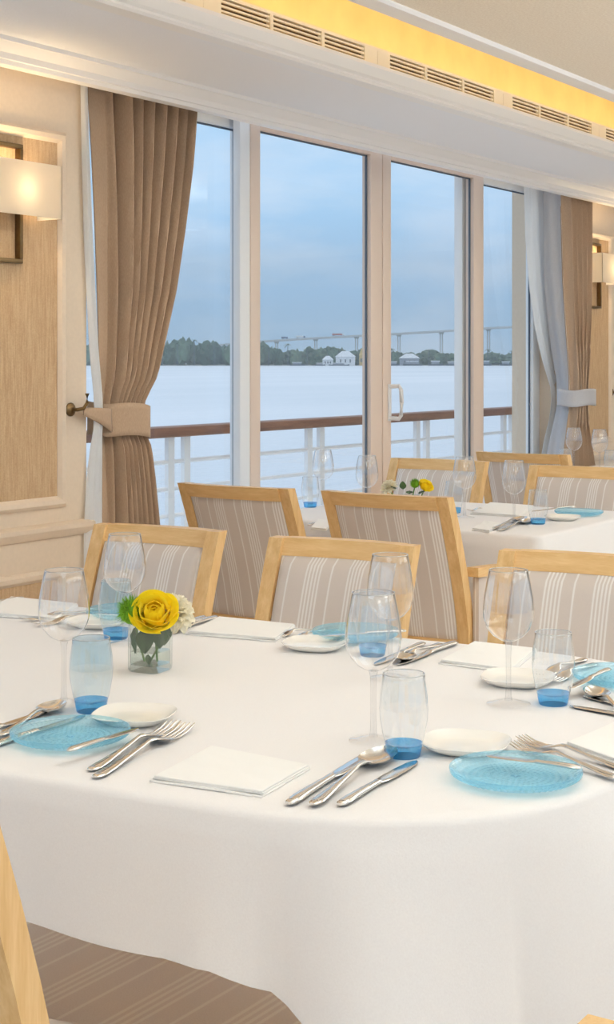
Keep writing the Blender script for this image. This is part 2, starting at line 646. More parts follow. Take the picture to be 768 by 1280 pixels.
# piers with panels
def frame_ring(x0, x1, z0, z1, y, wd=.034, dp=.018):
    """four mitred moulding lengths around a panel, returned as separate profiles"""
    out = []
    prof = [(0, 0), (0, dp * .55), (wd * .3, dp), (wd * .7, dp * .9), (wd, dp * .35), (wd, 0)]
    cs = [(x0, z0, 1, 1), (x1, z0, -1, 1), (x1, z1, -1, -1), (x0, z1, 1, -1)]
    for i in range(4):
        a, b = cs[i], cs[(i + 1) % 4]
        r = []
        for c in (a, b):
            r.append([(c[0] + c[2] * o, y - h, c[1] + c[3] * o) for o, h in prof])
        out.append(MB().sweep(r))
    return out


def pier(name, x0, x1, px0, px1):
    p = struct(name, MB().box(x0, x1, YP, 3.50, 0, 2.30).mesh(name, M_WALL))
    obj('wallpaper_panel', MB().box(px0 + .02, px1 - .02, YP - .004, YP, .87, 1.96).mesh('panel', M_PAPER), p)
    obj('wallpaper_panel', MB().box(px0 + .02, px1 - .02, YP - .004, YP, .17, .635).mesh('panel', M_PAPER), p)
    for r in frame_ring(px0, px1, .845, 1.985, YP) + frame_ring(px0, px1, .145, .66, YP):
        obj('moulding', r.mesh('moulding', M_WALL, 25), p)
    obj('chair_rail', extrude_x([(YP, .752), (YP - .012, .755), (YP - .022, .766), (YP - .028, .778), (YP - .028, .790), (YP - .016, .797), (YP, .799)], x0, x1 + .012, False).mesh('chair_rail', M_WALL, 25), p)
    obj('baseboard', MB().box(x0, x1, YP - .015, YP, 0, .10, .004).mesh('baseboard', M_WALL), p)


pier('wall_pier_left', 2.69, 3.458, 2.785, 3.357)
pier('wall_pier_right', 7.25, 7.90, 7.30, 7.715)
pier('wall_pier_end', XA, -.95, XA + .1, -1.05)
pier('wall_pier_beyond', 11.6, XB, 11.7, XB - .1)

# ------------------------------------------------------------------ sliding glass doors
def door_leaf(n, x0, x1, y, sl, sr, m, handle=False, daylit_strip=False):
    dp = .022
    d = thing('window_%d' % n, 'sliding glass door leaf', 'window', (0, 0, 0))
    del d['category']
    del d['label']
    d['kind'] = 'structure'
    z0, z1 = .04, 2.245
    obj('stile', MB().box(x0, x0 + sl, y - dp, y + dp, z0, z1, .003).mesh('stile', m), d)
    obj('stile', MB().box(x1 - sr, x1, y - dp, y + dp, z0, z1, .003).mesh('stile', m), d)
    obj('top_rail', MB().box(x0 + sl, x1 - sr, y - dp, y + dp, 2.172, z1, .003).mesh('rail', m), d)
    obj('bottom_rail', MB().box(x0 + sl, x1 - sr, y - dp, y + dp, z0, z0 + .09, .003).mesh('rail', m), d)
    g = MB()
    for a, b, c, e in ((x0 + sl, x0 + sl + .006, z0 + .09, 2.172), (x1 - sr - .007, x1 - sr, z0 + .09, 2.172), (x0 + sl, x1 - sr, 2.166, 2.172)):
        obj('gasket', MB().box(a, b, y - .004, y + .004, c, e).mesh('gasket', M_GASKET), d)
    obj('pane', MB().add([(x0 + sl, y, z0 + .09), (x1 - sr, y, z0 + .09), (x1 - sr, y, 2.172), (x0 + sl, y, 2.172)], [(0, 1, 2, 3)]).mesh('pane', M_PANE), d)
    if daylit_strip:
        obj('daylit_strip', MB().box(x0 - .064, x0, y - dp + .004, y + dp - .006, z0, z1, .003).mesh('daylit_strip', M_FRAME_OUT), d)  # added strip; its white stands for daylight on the stile's side
    if handle:
        hx = x0 + sl * .72
        h = MB().box(hx - .012, hx + .012, y - dp - .006, y - dp, 1.03, 1.19, .002)
        hd = obj('handle', h.mesh('handle_plate', M_WHITE), d)
        pts = [(hx, y - dp - .004, 1.18), (hx + .01, y - dp - .045, 1.182), (hx + .012, y - dp - .054, 1.165), (hx + .012, y - dp - .057, 1.11), (hx + .012, y - dp - .054, 1.055), (hx + .01, y - dp - .045, 1.04), (hx, y - dp - .004, 1.042)]
        obj('grip', MB().tube(pts, .0095, 8).mesh('grip', M_WHITE), hd)


n = 1
for sh in (0, -4.364, 4.364):
    a, b = (3.458, 7.25) if sh == 0 else (((-.95, 2.69)) if sh < 0 else (7.90, 11.6))
    door_leaf(n, a, 4.617 + sh, YB, .07, .072, M_FRAME_OUT)
    door_leaf(n + 1, 4.54 + sh, 5.511 + sh, YW, .062, .096, M_FRAME, False, True)
    door_leaf(n + 2, 5.517 + sh, 6.476 + sh, YW, .070, .105, M_FRAME, True)
    door_leaf(n + 3, 6.365 + sh, b, YB, .115, .08, M_FRAME_OUT)
    n += 4
    fr = MB().box(a, b, 3.26, 3.42, 2.246, 2.32).box(a, b, 3.26, 3.42, 0, .04)
    struct('trim_%d' % (n // 4), fr.mesh('door_track', M_FRAME))

# ------------------------------------------------------------------ outside: deck, railing, river, far bank
struct('balcony_deck', MB().box(XA - 4, 22, 3.50, 4.75, -.12, -.02).mesh('deck', M_FRAME_OUT))
rail = thing('balcony_railing', 'white balcony railing with brown wooden handrail outside the glass doors', 'railing', (0, 0, 0))
hr = MB()
hr.box(XA - 4, 22, 4.55, 4.66, .918, .970, .012)
obj('handrail', hr.mesh('handrail', M_TEAK), rail)
for z in (.795, .662, .53, .40, .27, .14):
    obj('rail_bar', MB().tube([(XA - 4, 4.60, z), (22, 4.60, z)], .011, 8).mesh('rail_bar', M_FRAME_OUT), rail)
post_me = MB().box(-.024, .024, -.012, .012, -.02, .92).mesh('post', M_FRAME_OUT)
for k in range(-5, 13):
    for dx in (-.063, .063):
        obj('post', post_me, rail, (5.75 + 1.235 * k + dx, 4.60, 0))

WZ = -3.05
rv = MB()
rv.add([(-6000, 4.9, WZ), (9000, 4.9, WZ), (9000, 9000, WZ), (-6000, 9000, WZ)], [(0, 1, 2, 3)])
struct('river', rv.mesh('river', M_RIVER))
D0 = 2000.0
bank = MB()
pts = [far(x, 457, D0 + 10 * math.sin(x * .05)) for x in range(-900, 1700, 40)]
bank.grid(lambda u, v: pts[min(int(u * (len(pts) - 1) + .5), len(pts) - 1)] + FWD * (v * 900) + Vector((0, 0, 1.8 * min(1, v * 8) - .3)), len(pts), 9)
struct('far_river_bank', bank.mesh('bank', M_SHORE))


def blob(seed, r=1.0, sub=2, amp=.35, fr=1.6):
    bm = bmesh.new()
    bmesh.ops.create_icosphere(bm, subdivisions=sub, radius=r)
    for v in bm.verts:
        nz = mnoise.noise(v.co * fr + Vector((seed * 7.3, seed * 1.7, 0)))
        n2 = mnoise.noise(v.co * fr * 2.7 + Vector((0, seed * 3.1, 0)))
        v.co *= 1 + amp * nz + amp * .6 * n2
    mb = MB()
    bm.verts.index_update()
    mb.add([v.co.copy() for v in bm.verts], [[v.index for v in f.verts] for f in bm.faces])
    bm.free()
    return mb


crown_me = [blob(i, 1, 3, .42, 2.6).mesh('crown', M_TREE if i < 4 else M_TREE2) for i in range(6)]
trunk_me = MB().tube([(0, 0, 0), (0, 0, 1)], [.06, .04], 6).mesh('trunk', M_HULL)
random.seed(11)
LB_TREE = 'bushy green tree in the tree line on the far river bank'
x, row = 60.0, 0
while x < 760:
    if x < 330:
        hp, wd = random.uniform(22, 30), random.uniform(11, 15)
    elif x < 470:
        hp, wd = random.uniform(14, 22), random.uniform(9, 13)
    else:
        hp, wd = random.uniform(12, 18), random.uniform(9, 13)
    row = (row + 1) % 3
    d = D0 + 45 + row * 45
    base = far(x, 456.6, d)
    s = d / F
    tr = thing('tree', LB_TREE, 'tree', base, random.uniform(0, 6), 'tree line on the far bank')
    obj('crown', random.choice(crown_me), tr, (0, 0, hp * s * .52), (0, 0, 0), (wd * s * .78, wd * s * .78, hp * s * .55))
    obj('trunk', trunk_me, tr, (0, 0, 0), (0, 0, 0), (hp * s * .5, hp * s * .5, hp * s * .5))
    x += wd * random.uniform(.72, .85)


def palm_mesh(seed):
    random.seed(seed)
    mb = MB()
    for k in range(14):
        a = k * 2.4 + random.random()
        el = random.uniform(-.1, .9)
        L = random.uniform(.8, 1.1)
        pl, pr = [], []
        for i in range(5):
            u = i / 4
            r = L * u * math.cos(el * .8)
            z = L * (u * el - .75 * u * u)
            wdt = .10 * math.sin(math.pi * min(1, u * .9 + .1))
            px, py = r * math.cos(a), r * math.sin(a)
            pl.append((px - wdt * math.sin(a), py + wdt * math.cos(a), z))
            pr.append((px + wdt * math.sin(a), py - wdt * math.cos(a), z))
        mb.add(pl + pr, [(i, i + 1, 5 + i + 1, 5 + i) for i in range(4)])
    return mb


fronds = palm_mesh(3).mesh('fronds', M_TREE)
for x, yt in ((203, 428), (222, 430), (243, 426), (268, 429), (336, 436), (360, 431), (384, 437), (490, 437), (536, 438), (610, 438), (640, 440)):
    d = D0 + 12
    b = far(x, 456.6, d)
    hgt = (456.6 - yt) * d / F
    tr = thing('palm_tree', 'slender palm rising at the edge of the far river bank', 'palm tree', b, x * .7, 'palms on the far bank')
    obj('palm_trunk', trunk_me, tr, (0, 0, 0), (0, 0, 0), (10, 10, hgt))
    obj('fronds', fronds, tr, (0, 0, hgt), (0, 0, 0), (7, 7, 7))

# bridge
DB = 2150.0
deckpx = [(255, 433), (323, 427), (395, 422.5), (452, 419.5), (499, 417), (552, 414), (611, 410), (660, 407.5), (740, 404)]
bridge = thing('river_bridge', 'long pale concrete road bridge on tall piers above the far bank', 'bridge', far(499, 456.6, DB))
org = bridge.location.copy()
mb = MB()
rings = []
for x, y in deckpx:
    p = far(x, y, DB + 60)
    q = far(x, y, DB + 75)
    q.z = p.z
    rings.append([p - org + Vector((0, 0, -1.8)), p - org + Vector((0, 0, 1.4)), q - org + Vector((0, 0, 1.4)), q - org + Vector((0, 0, -1.8))])
obj('bridge_deck', mb.sweep(rings).mesh('deck', M_CONC, 0), bridge)
def deck_y(x):
    for a, b in zip(deckpx, deckpx[1:]):
        if a[0] <= x <= b[0]:
            return a[1] + (b[1] - a[1]) * (x - a[0]) / (b[0] - a[0])
    return 410
for x in (297, 346, 395, 446, 499, 552, 611, 672):
    p = far(x, 456.8, DB + 66) - org
    top = far(x, deck_y(x), DB + 66) - org
    hz = top.z - p.z - 1.5
    pm = MB()
    for sgn in (-1, 1):
        pm.box(sgn * 1.6 - .9, sgn * 1.6 + .9, -1.2, 1.2, 0, hz)
    pm.box(-3.6, 3.6, -1.6, 1.6, hz - 2.6, hz)
    obj('pier', pm.mesh('pier', M_CONC), bridge, p, (0, 0, TH - math.pi / 2))

def truck(x, length, label, cm, tm):
    p = far(x, deck_y(x), DB + 64)
    p.z += 1.4
    tr = thing('truck', label, 'truck', p, TH - math.pi / 2)
    obj('cargo_box', MB().box(-length / 2, length / 2 - 3, -1.3, 1.3, .8, 3.6, .1).mesh('cargo', cm), tr)
    obj('cab', MB().box(length / 2 - 2.8, length / 2, -1.2, 1.2, .5, 3.2, .3).mesh('cab', tm), tr)
    for k, wx in enumerate((-length / 2 + 1.5, -length / 2 + 3, length / 2 - 1.5)):
        obj('wheel', MB().box(wx - .6, wx + .6, -1.3, 1.3, 0, 1.1, .4).mesh('wheel', M_HULL), tr)
truck(356, 10, 'dark blue lorry crossing the distant bridge ahead of the white-topped lorry', M_TRUCKB, M_TRUCKB)
truck(376, 14, 'lorry with a whitish load crossing the distant bridge', M_ROOFW, M_TRUCKB)
truck(423, 18, 'long reddish lorry crossing the distant bridge', M_TRUCKR, M_ROOFW)

# houses and boats at the far bank
def house(x, wpx, hpx, label, wall, roof, gable=True):
    d = D0 + 8
    p = far(x, 456.8, d)
    s = d / F
    hs = thing('house', label, 'house', p, TH - math.pi / 2)
    wd, hh = wpx * s / 2, hpx * s
    obj('wall', MB().box(-wd, wd, -5, 5, 0, hh * .62).mesh('wall', wall), hs)
    rf = MB()
    z0, z1 = hh * .6, hh
    rf.add([(-wd * 1.1, -6, z0), (wd * 1.1, -6, z0), (wd * 1.1, 6, z0), (-wd * 1.1, 6, z0), (-wd * .35, 0, z1), (wd * .35, 0, z1)], [(0, 1, 5, 4), (2, 3, 4, 5), (1, 2, 5), (3, 0, 4), (0, 3, 2, 1)])
    obj('roof', rf.mesh('roof', roof, 0), hs)
    for k in (-.5, 0, .5):
        obj('window', MB().box(k * wd - .8, k * wd + .8, -5.1, -4.9, hh * .2, hh * .42).mesh('win', M_HULL), hs)
house(432, 24, 18, 'large white-roofed house on the far river bank below the bridge', M_ROOFW, M_ROOFW)
house(410, 13, 12, 'small white-roofed house beside the large white house on the far bank', M_ROOFW, M_ROOFW)
house(453, 7, 21, 'ochre yellow building on the far bank behind the door frame', M_HOUSE, M_HOUSE)
house(512, 24, 15, 'low grey house with pale roof among the far trees', M_BOAT, M_ROOFW)

def boat(x, wpx, hpx):
    d = D0 - 15
    p = far(x, 457.2, d)
    s = d / F
    b = thing('river_boat', 'small flat-roofed river boat moored at the far bank', 'boat', p, TH - math.pi / 2, 'moored boats on the far bank')
    L, hh = wpx * s / 2, hpx * s
    hl = MB()
    hl.sweep([[(xx * L, -yy * 3, 0 if i else .4), (xx * L, yy * 3, 0 if i else .4), (xx * L, yy * 3.4, hh * .35 + (.5 if abs(xx) > .9 else 0)), (xx * L, -yy * 3.4, hh * .35 + (.5 if abs(xx) > .9 else 0))] for i, (xx, yy) in enumerate(((-1, .3), (-.7, 1), (.6, 1), (1, .2)))])
    obj('hull', hl.mesh('hull', M_HULL, 0), b)
    obj('cabin', MB().box(-.6 * L, .5 * L, -2, 2, hh * .33, hh * .75).mesh('cabin', M_BOAT), b)
    obj('roof', MB().box(-.68 * L, .58 * L, -2.6, 2.6, hh * .75, hh * .92).mesh('roof', M_ROOFW), b)
for x, wp, hp in ((372, 20, 5), (400, 14, 4), (424, 26, 4), (492, 16, 6), (516, 24, 6.5), (545, 18, 7), (566, 18, 6), (608, 14, 7), (633, 16, 6)):
    boat(x, wp, hp)

# thin river haze in front of the far bank
m, t = mat('river_haze')
vs = t.n('ShaderNodeVolumeScatter', Color=(.86, .93, 1.0, 1), Density=.00055, Anisotropy=.2)
vo = t.n('ShaderNodeOutputMaterial')
t.t.links.new(vs.outputs[0], vo.inputs['Volume'])
hz = []
for x, d in ((-2600, 1300), (3300, 1300), (3300, 1960), (-2600, 1960)):
    p = far(x, HY, d)
    hz.append((p.x, p.y))
me = MB().add([(x, y, WZ + .5) for x, y in hz] + [(x, y, 130) for x, y in hz], [(0, 1, 2, 3), (4, 5, 6, 7), (0, 1, 5, 4), (1, 2, 6, 5), (2, 3, 7, 6), (3, 0, 4, 7)]).mesh('river_haze', m, 0)
tag(obj('river_haze', me), 'thin pale haze over the river before the far bank', 'haze', kind='stuff')

# ------------------------------------------------------------------ curtains
def sheet_thing(name, label, cat, fn, nu, nv, m, th=.004):
    me = MB().grid(fn, nu, nv).mesh(name, m, 60, False)
    o = obj(name, me)
    md = o.modifiers.new('thickness', 'SOLIDIFY')
    md.thickness = th
    return o


def wx(x, Y):
    return onwall(x, 0, Y).x


# left drape: (z, left X, right X, fold depth)
TL = []
for y, a, b in ((120, 107, 236), (200, 112, 229), (280, 116, 219), (360, 119, 207), (420, 121, 197), (470, 121, 186), (500, 119, 175), (530, 121, 170), (560, 122, 178), (600, 123, 183), (650, 124, 188), (720, 124, 194), (900, 122, 200)):
    z = onwall((a + b) / 2, y, 3.2).z
    TL.append((z, wx(a, 3.2), wx(b, 3.2), .046 if y < 420 else (.022 if 480 < y < 545 else .036)))


def drape_left(u, v):
    z = .03 + v * (2.175 - .03)
    a, b, am = lerp_table(TL, z)
    uu = u + .012 * math.sin(9 * u + 2.0 * z)
    # first fifth lies flat, then pleats
    fl = max(0.0, min(1.0, (u - .17) / .12))
    ph = 2 * math.pi * 9.5 * uu + .5 * math.sin(3 * z + u * 5)
    wv = math.cos(ph) + .25 * math.cos(2 * ph + 1)
    y = 3.19 - fl * am * wv + (1 - fl) * .012 * math.sin(8 * u)
    return (a + (b - a) * u + .006 * math.sin(ph) * fl, y, z)


cur = thing('curtain', 'taupe brown pleated curtain tied back beside the panelled wall with sconce', 'curtain', (3.7, 3.19, 0))
def sub(fn, o):
    return lambda u, v: tuple(Vector(fn(u, v)) - o)
o0 = Vector((3.7, 3.19, 0))
def add_drape(parent, name, fn, o, nu, nv, m, th=.004):
    ob = obj(name, MB().grid(sub(fn, o), nu, nv).mesh(name, m, 60, False), parent)
    md = ob.modifiers.new('thickness', 'SOLIDIFY')
    md.thickness = th
    return ob
add_drape(cur, 'drape', drape_left, o0, 150, 60, M_DRAPE)


def band(parent, cx, cyy, rx, ry, z0, z1, m, o, tilt=0.0):
    def fn(u, v):
        a = 2 * math.pi * u
        e = 2.6
        ca, sa = math.cos(a), math.sin(a)
        px = math.copysign(abs(ca) ** (2 / e), ca) * rx
        py = math.copysign(abs(sa) ** (2 / e), sa) * ry
        return (cx + px - o.x, cyy + py - o.y, z0 + (z1 - z0) * v + tilt * px + .004 * math.sin(a * 3))
    ob = obj('tieback', MB().grid(fn, 48, 7, True).mesh('tieback', m, 60), parent)
    md = ob.modifiers.new('thickness', 'SOLIDIFY')
    md.thickness = .006
    md.offset = 1
    return ob


tb = band(cur, 3.683, 3.19, .118, .062, 1.045, 1.150, M_DRAPE, o0, -.06)
st = MB().grid(lambda u, v: (3.40 + u * .185 - o0.x, 3.085 + .05 * u - .012 * math.sin(u * 3.1) - o0.y, 1.135 + (v - .5) * (.025 + .05 * u) - .035 * u), 10, 4)
so = obj('strap', st.mesh('strap', M_DRAPE, 60, False), tb)
so.modifiers.new('thickness', 'SOLIDIFY').thickness = .005


def hook(loc, label):
    h = thing('curtain_hook', label, 'hook', loc)
    obj('rosette', MB().lathe([(0, 0), (.021, 0), (.021, .004), (.014, .010), (.006, .012), (0, .012)], 20).mesh('rosette', M_BRONZE), h, (0, 0, 0), (math.pi / 2, 0, 0))
    obj('hook_arm', MB().tube([(0, 0, 0), (0, -.03, 0), (.012, -.045, .004), (.022, -.05, .02), (.022, -.05, .05)], [.006, .006, .006, .006, .007], 8).mesh('arm', M_BRONZE), h)
hook((3.385, YP, 1.14), 'bronze curtain hook on the wall beside the taupe curtain')
hook((7.735, YP, 1.12), 'bronze curtain hook on the far wall beyond the second sconce')

# left lining: pale sheet hanging behind the drape
TS = []
for y, a, b in ((110, 101, 120), (200, 103, 124), (300, 106, 128), (380, 110, 132), (440, 113, 135), (500, 119, 140), (530, 119, 140), (560, 114, 140), (600, 109, 140), (660, 106, 140), (900, 104, 150)):
    TS.append((onwall(a, y, 3.115).z, wx(a, 3.115), wx(b, 3.115)))


def sheer_left(u, v):
    z = .03 + v * 2.145
    a, b = lerp_table(TS, z)
    return (a + (b - a) * u, 3.112 + .050 * u * u + .006 * math.sin(u * 17 + z), z)


o1 = Vector((3.5, 3.12, 0))
s1 = thing('sheer_curtain', 'narrow pale lining curtain hanging behind the taupe curtain', 'curtain', o1)
add_drape(s1, 'sheer_cloth', sheer_left, o1, 24, 40, M_SHEER, .002)

# right drape: pale lining face towards the window, brown pleats towards the room
TR = []
for y, a, b, c in ((235, 679, 701, 733), (350, 681, 704, 732), (400, 685, 707, 731), (440, 690, 710, 729), (475, 696, 712, 727), (505, 697, 712, 726), (530, 692, 709, 728), (560, 685, 705, 733), (600, 678, 702, 739), (700, 672, 700, 746), (900, 670, 698, 750)):
    z = HC + (HY - y) / F * 7.65
    TR.append((z, wx(a, 3.215), wx(b, 3.115), wx(c, 3.10)))


def drape_right_lining(u, v):
    z = .03 + v * 2.145
    a, b, c = lerp_table(TR, z)
    k = math.sin(u * math.pi)
    return (a + (b - a) * u - .012 * k * math.sin(z * 3 + u * 6), 3.215 + (3.115 - 3.215) * u, z)


def drape_right(u, v):
    z = .03 + v * 2.145
    a, b, c = lerp_table(TR, z)
    ph = 2 * math.pi * 4.6 * u + .4 * math.sin(3 * z)
    return (b + (c - b) * u + .006 * math.sin(ph), 3.115 - .012 * u - .022 * (1 - math.cos(ph)), z)


o2 = Vector((7.1, 3.1, 0))
cur2 = thing('curtain', 'tied-back curtain with pale grey lining face and brown pleats beside the far sconce', 'curtain', o2)
add_drape(cur2, 'drape', drape_right, o2, 90, 50, M_DRAPE)
add_drape(cur2, 'lining', drape_right_lining, o2, 40, 50, M_LINING, .003)
band(cur2, 7.20, 3.105, .15, .07, 1.06, 1.145, M_LINING, o2)

TS2 = []
for y, a, b in ((230, 657, 682), (300, 659, 684), (360, 664, 688), (410, 671, 692), (450, 680, 696), (490, 692, 704), (520, 690, 706), (560, 680, 704), (620, 674, 702), (900, 670, 700)):
    TS2.append((HC + (HY - y) / F * 7.65, wx(a, 3.25), wx(b, 3.235)))


def sheer_right(u, v):
    z = .03 + v * 2.19
    a, b = lerp_table(TS2, z)
    return (a + (b - a) * u, 3.25 + .008 * math.sin(u * 16 + z), z)


o3 = Vector((7.0, 3.25, 0))
s2 = thing('sheer_curtain', 'white sheer curtain against the door glass beside the far curtain', 'curtain', o3)
add_drape(s2, 'sheer_cloth', sheer_right, o3, 30, 40, M_SHEER, .002)

# ------------------------------------------------------------------ wall sconces
def sconce(cx, label):
    s = thing('wall_sconce', label, 'sconce', (cx, YP, 1.74))
    fw, fz0, fz1, b = .085, -.165, .185, .013
    fr = MB()
    for x0, x1, z0, z1 in ((-fw, fw, fz0, fz0 + b), (-fw, fw, fz1 - b, fz1), (-fw, -fw + b, fz0 + b, fz1 - b), (fw - b, fw, fz0 + b, fz1 - b)):
        fr.box(x0, x1, -.026, -.004, z0, z1, .002)
    obj('back_frame', fr.mesh('back_frame', M_BRONZE), s)
    obj('bracket', MB().box(-.07, .07, -.075, -.004, -.012, .004, .002).box(-.012, .012, -.07, -.05, -.01, .05).mesh('bracket', M_BRONZE), s)
    sh = MB()
    w2, z0, z1, y0, y1 = .142, -.035, .120, -.125, -.028
    for vs in ([(-w2, y0, z0), (w2, y0, z0), (w2, y0, z1), (-w2, y0, z1)], [(w2, y0, z0), (w2, y1, z0), (w2, y1, z1), (w2, y0, z1)], [(-w2, y1, z0), (-w2, y0, z0), (-w2, y0, z1), (-w2, y1, z1)]):
        sh.add(vs, [(0, 1, 2, 3)])
    so = obj('shade', sh.mesh('shade', M_SHADE, 0, False), s)
    so.modifiers.new('thickness', 'SOLIDIFY').thickness = .002
    obj('bulb', MB().lathe([(0, -.03), (.012, -.028), (.022, -.01), (.024, .005), (.018, .022), (0, .03)], 16).mesh('bulb', emit('bulb_glow', (1, .8, .5, 1), 12)), s, (.0, -.075, .042))
    l = bpy.data.lights.new('sconce_light', 'POINT')
    l.energy = 15.0
    l.color = (1.0, .72, .40)
    l.shadow_soft_size = .03
    lo = bpy.data.objects.new('sconce_light', l)
    COL.objects.link(lo)
    lo.parent = s
    lo.location = (0, -.076, .042)
    return s


sconce(3.072, 'box-shaded bronze wall sconce on the panelled wall beside the taupe curtain')
sconce(7.448, 'box-shaded bronze wall sconce on the far wall past the pale-lined curtain')

# ------------------------------------------------------------------ chairs
def back_y(z, h):
    if z < .42:
        return -.20 - .075 * ((.42 - z) / .42) ** 1.6
    return -.20 - .14 * ((z - .42) / .465) ** 1.45


def chair_parts(w, h, arms):
    P = []
    hw, sw, sd = w / 2, .038, .040

    def bow(x):
        return -.026 * (1 - (x / hw) ** 2)
    zs = [0, .15, .30, .40, .48, .56, .64, .72, .80, h]
    zs = [z for z in zs if z < h - .02] + [h]
    for s in (-1, 1):
        rings = []
        for z in zs:
            y = back_y(z, h)
            x0, x1 = s * hw, s * (hw - sw)
            tpr = .7 + .3 * min(1, z / .4)
            rings.append([(x0, y - sd * tpr, z), (x1, y - sd * tpr, z), (x1, y, z), (x0, y, z)])
        P.append(('stile', MB().sweep(rings).mesh('stile', M_WOOD_Z, 30)))

    def rail(z0, z1, name):
        rings = []
        for i in range(13):
            x = -hw + sw * .98 + (w - 2 * sw * .98) * i / 12
            b = bow(x)
            rings.append([(x, back_y(z0, h) + b - sd, z0), (x, back_y(z1, h) + b - sd, z1), (x, back_y(z1, h) + b, z1), (x, back_y(z0, h) + b, z0)])
        P.append((name, MB().sweep(rings).mesh(name, M_WOOD_X, 30)))
    rail(h - .042, h, 'top_rail')
    rail(.40, .45, 'lower_rail')

    iw = hw - sw

    def front(u, v):
        x = -iw + 2 * iw * u
        z = .44 + (h - .040 - .44) * v
        e = (1 - (2 * u - 1) ** 6) * (1 - (2 * v - 1) ** 8)
        return (x, back_y(z, h) + bow(x) - .004 + .030 * max(0, e) ** .5, z)

    def rear(u, v):
        x = -iw + 2 * iw * u
        z = .44 + (h - .040 - .44) * v
        e = (1 - (2 * u - 1) ** 6) * (1 - (2 * v - 1) ** 8)
        return (x, back_y(z, h) + bow(x) - sd + .012 - .009 * max(0, e) ** .5, z)
    P.append(('back_pad', MB().grid(front, 25, 21).mesh('back_pad', M_FABRIC, 60)))
    P.append(('back_panel', MB().grid(rear, 25, 21).mesh('back_panel', M_FABRIC, 60)))
    # seat
    sx = hw + .018

    def seat_top(u, v):
        x = -sx + 2 * sx * u
        y = -.20 + .37 * v
        e = max(0, (1 - (2 * u - 1) ** 6) * (1 - (2 * v - 1) ** 6))
        return (x * (1 - .03 * (1 - v)), y, .425 + .052 * e ** .45)
    P.append(('seat', MB().grid(seat_top, 21, 21).box(-sx * .99, sx * .99, -.198, .168, .395, .428).mesh('seat', M_FABRIC, 50)))
    P.append(('seat_frame', MB().box(-sx + .012, sx - .012, -.19, .16, .345, .396, .004).mesh('seat_frame', M_WOOD_X)))
    for s in (-1, 1):
        x = s * (sx - .032)
        P.append(('leg', MB().sweep([[(x - a, .13 - a, z), (x + a, .13 - a, z), (x + a, .13 + a, z), (x - a, .13 + a, z)] for a, z in ((.014, 0), (.021, .36))]).mesh('leg', M_WOOD_Z)))
    if arms:
        for s in (-1, 1):
            xa, xb = s * (hw - .006), s * (hw + .032)
            rings = []
            for y, z in ((-.245, .672), (-.17, .668), (-.10, .664), (-.05, .660), (-.03, .658)):
                rings.append([(xa, y, z - .028), (xb, y, z - .028), (xb, y, z), (xa, y, z)])
            P.append(('armrest', MB().sweep(rings).mesh('armrest', M_WOOD_Y, 30)))
            P.append(('arm_support', MB().box(min(xa, xb), max(xa, xb), -.07, -.03, .40, .634, .003).mesh('arm_support', M_WOOD_Z)))
            P.append(('arm_panel', MB().box(min(xa, xb) + .008, max(xa, xb) - .008, -.225, -.07, .42, .640, .003).mesh('arm_panel', M_FABRIC)))
    return P


CHAIRS = {}


def chair(kind, label, group, top, facing):
    """top: world point of the middle of the top rail; facing: heading of the sitter"""
    w, h, arms = kind
    if kind not in CHAIRS:
        CHAIRS[kind] = chair_parts(*kind)
    rz = math.atan2(facing[1], facing[0]) - math.pi / 2
    off = Vector((0, back_y(h, h) - .02, 0))
    off.rotate(Matrix.Rotation(rz, 3, 'Z'))
    loc = Vector((top[0], top[1], 0)) - off
    c = thing('dining_chair', label, 'chair', loc, rz, group)
    for nm, me in CHAIRS[kind]:
        obj(nm, me, c)
    return c


PH = math.radians(5.5)
EA, EB = Vector((-math.sin(PH), math.cos(PH), 0)), Vector((math.cos(PH), math.sin(PH), 0))
KA, KB = (.390, .855, False), (.440, .890, True)
KC = (.440, .885, False)


def mid(p, q, z):
    return (at(p[0], p[1], z) + at(q[0], q[1], z)) / 2


c1 = mid((130.5, 653.7), (272, 664.6), .855)
c2 = mid((347, 671), (516, 681), .855)
l3 = at(627.8, 686.6, .855)
c3 = l3 - EA * .195
chair(KA, 'light wood dining chair facing the yellow rose beside the taupe curtain', None, c1, -EB)
chair(KA, 'light wood dining chair at the near table between two chair backs', None, c2, -EB)
chair(KA, 'light wood dining chair drawn up behind the clear-stemmed glass and blue-based tumbler', None, c3, -EB)
b1 = mid((225.6, 605), (363.6, 608.8), .89)
b2 = mid((405.7, 613), (562.7, 621.5), .89)
chair(KB, 'armchair with darker striped back standing before the door frame beside the curtain', None, b1, (1, 0))
chair(KB, 'armchair with striped back and wooden arm turned towards the far table flowers', None, b2, (1, 0))
f1 = mid((493, 571), (608, 575), .89)
f2l = at(665, 579.5, .89)
chair(KC, 'far dining chair behind the cream and yellow flowers against the glass door', None, f1, (-1, 0))
chair(KC, 'far dining chair behind the blue plate on the far table', None, f2l - Vector((0, .22, 0)), (-1, 0))
b3 = mid((597, 563), (712, 567), .89)
chair(KC, 'dining chair seen from behind at the farthest table near the pale-lined curtain', None, b3, (1, 0))
chair(KC, 'golden wood chair back close by at the table with the folded napkin', None, Vector((.872, .940 + .22, 0)), EB + EA * .09)
chair(KC, 'golden wood chair at the rounded end of the near table', None, Vector((.832, .360 - .22, 0)), (1, 0))

# ------------------------------------------------------------------ tables and tablecloths
TZ = .75
T1 = EA * 1.555 + EB * 2.073


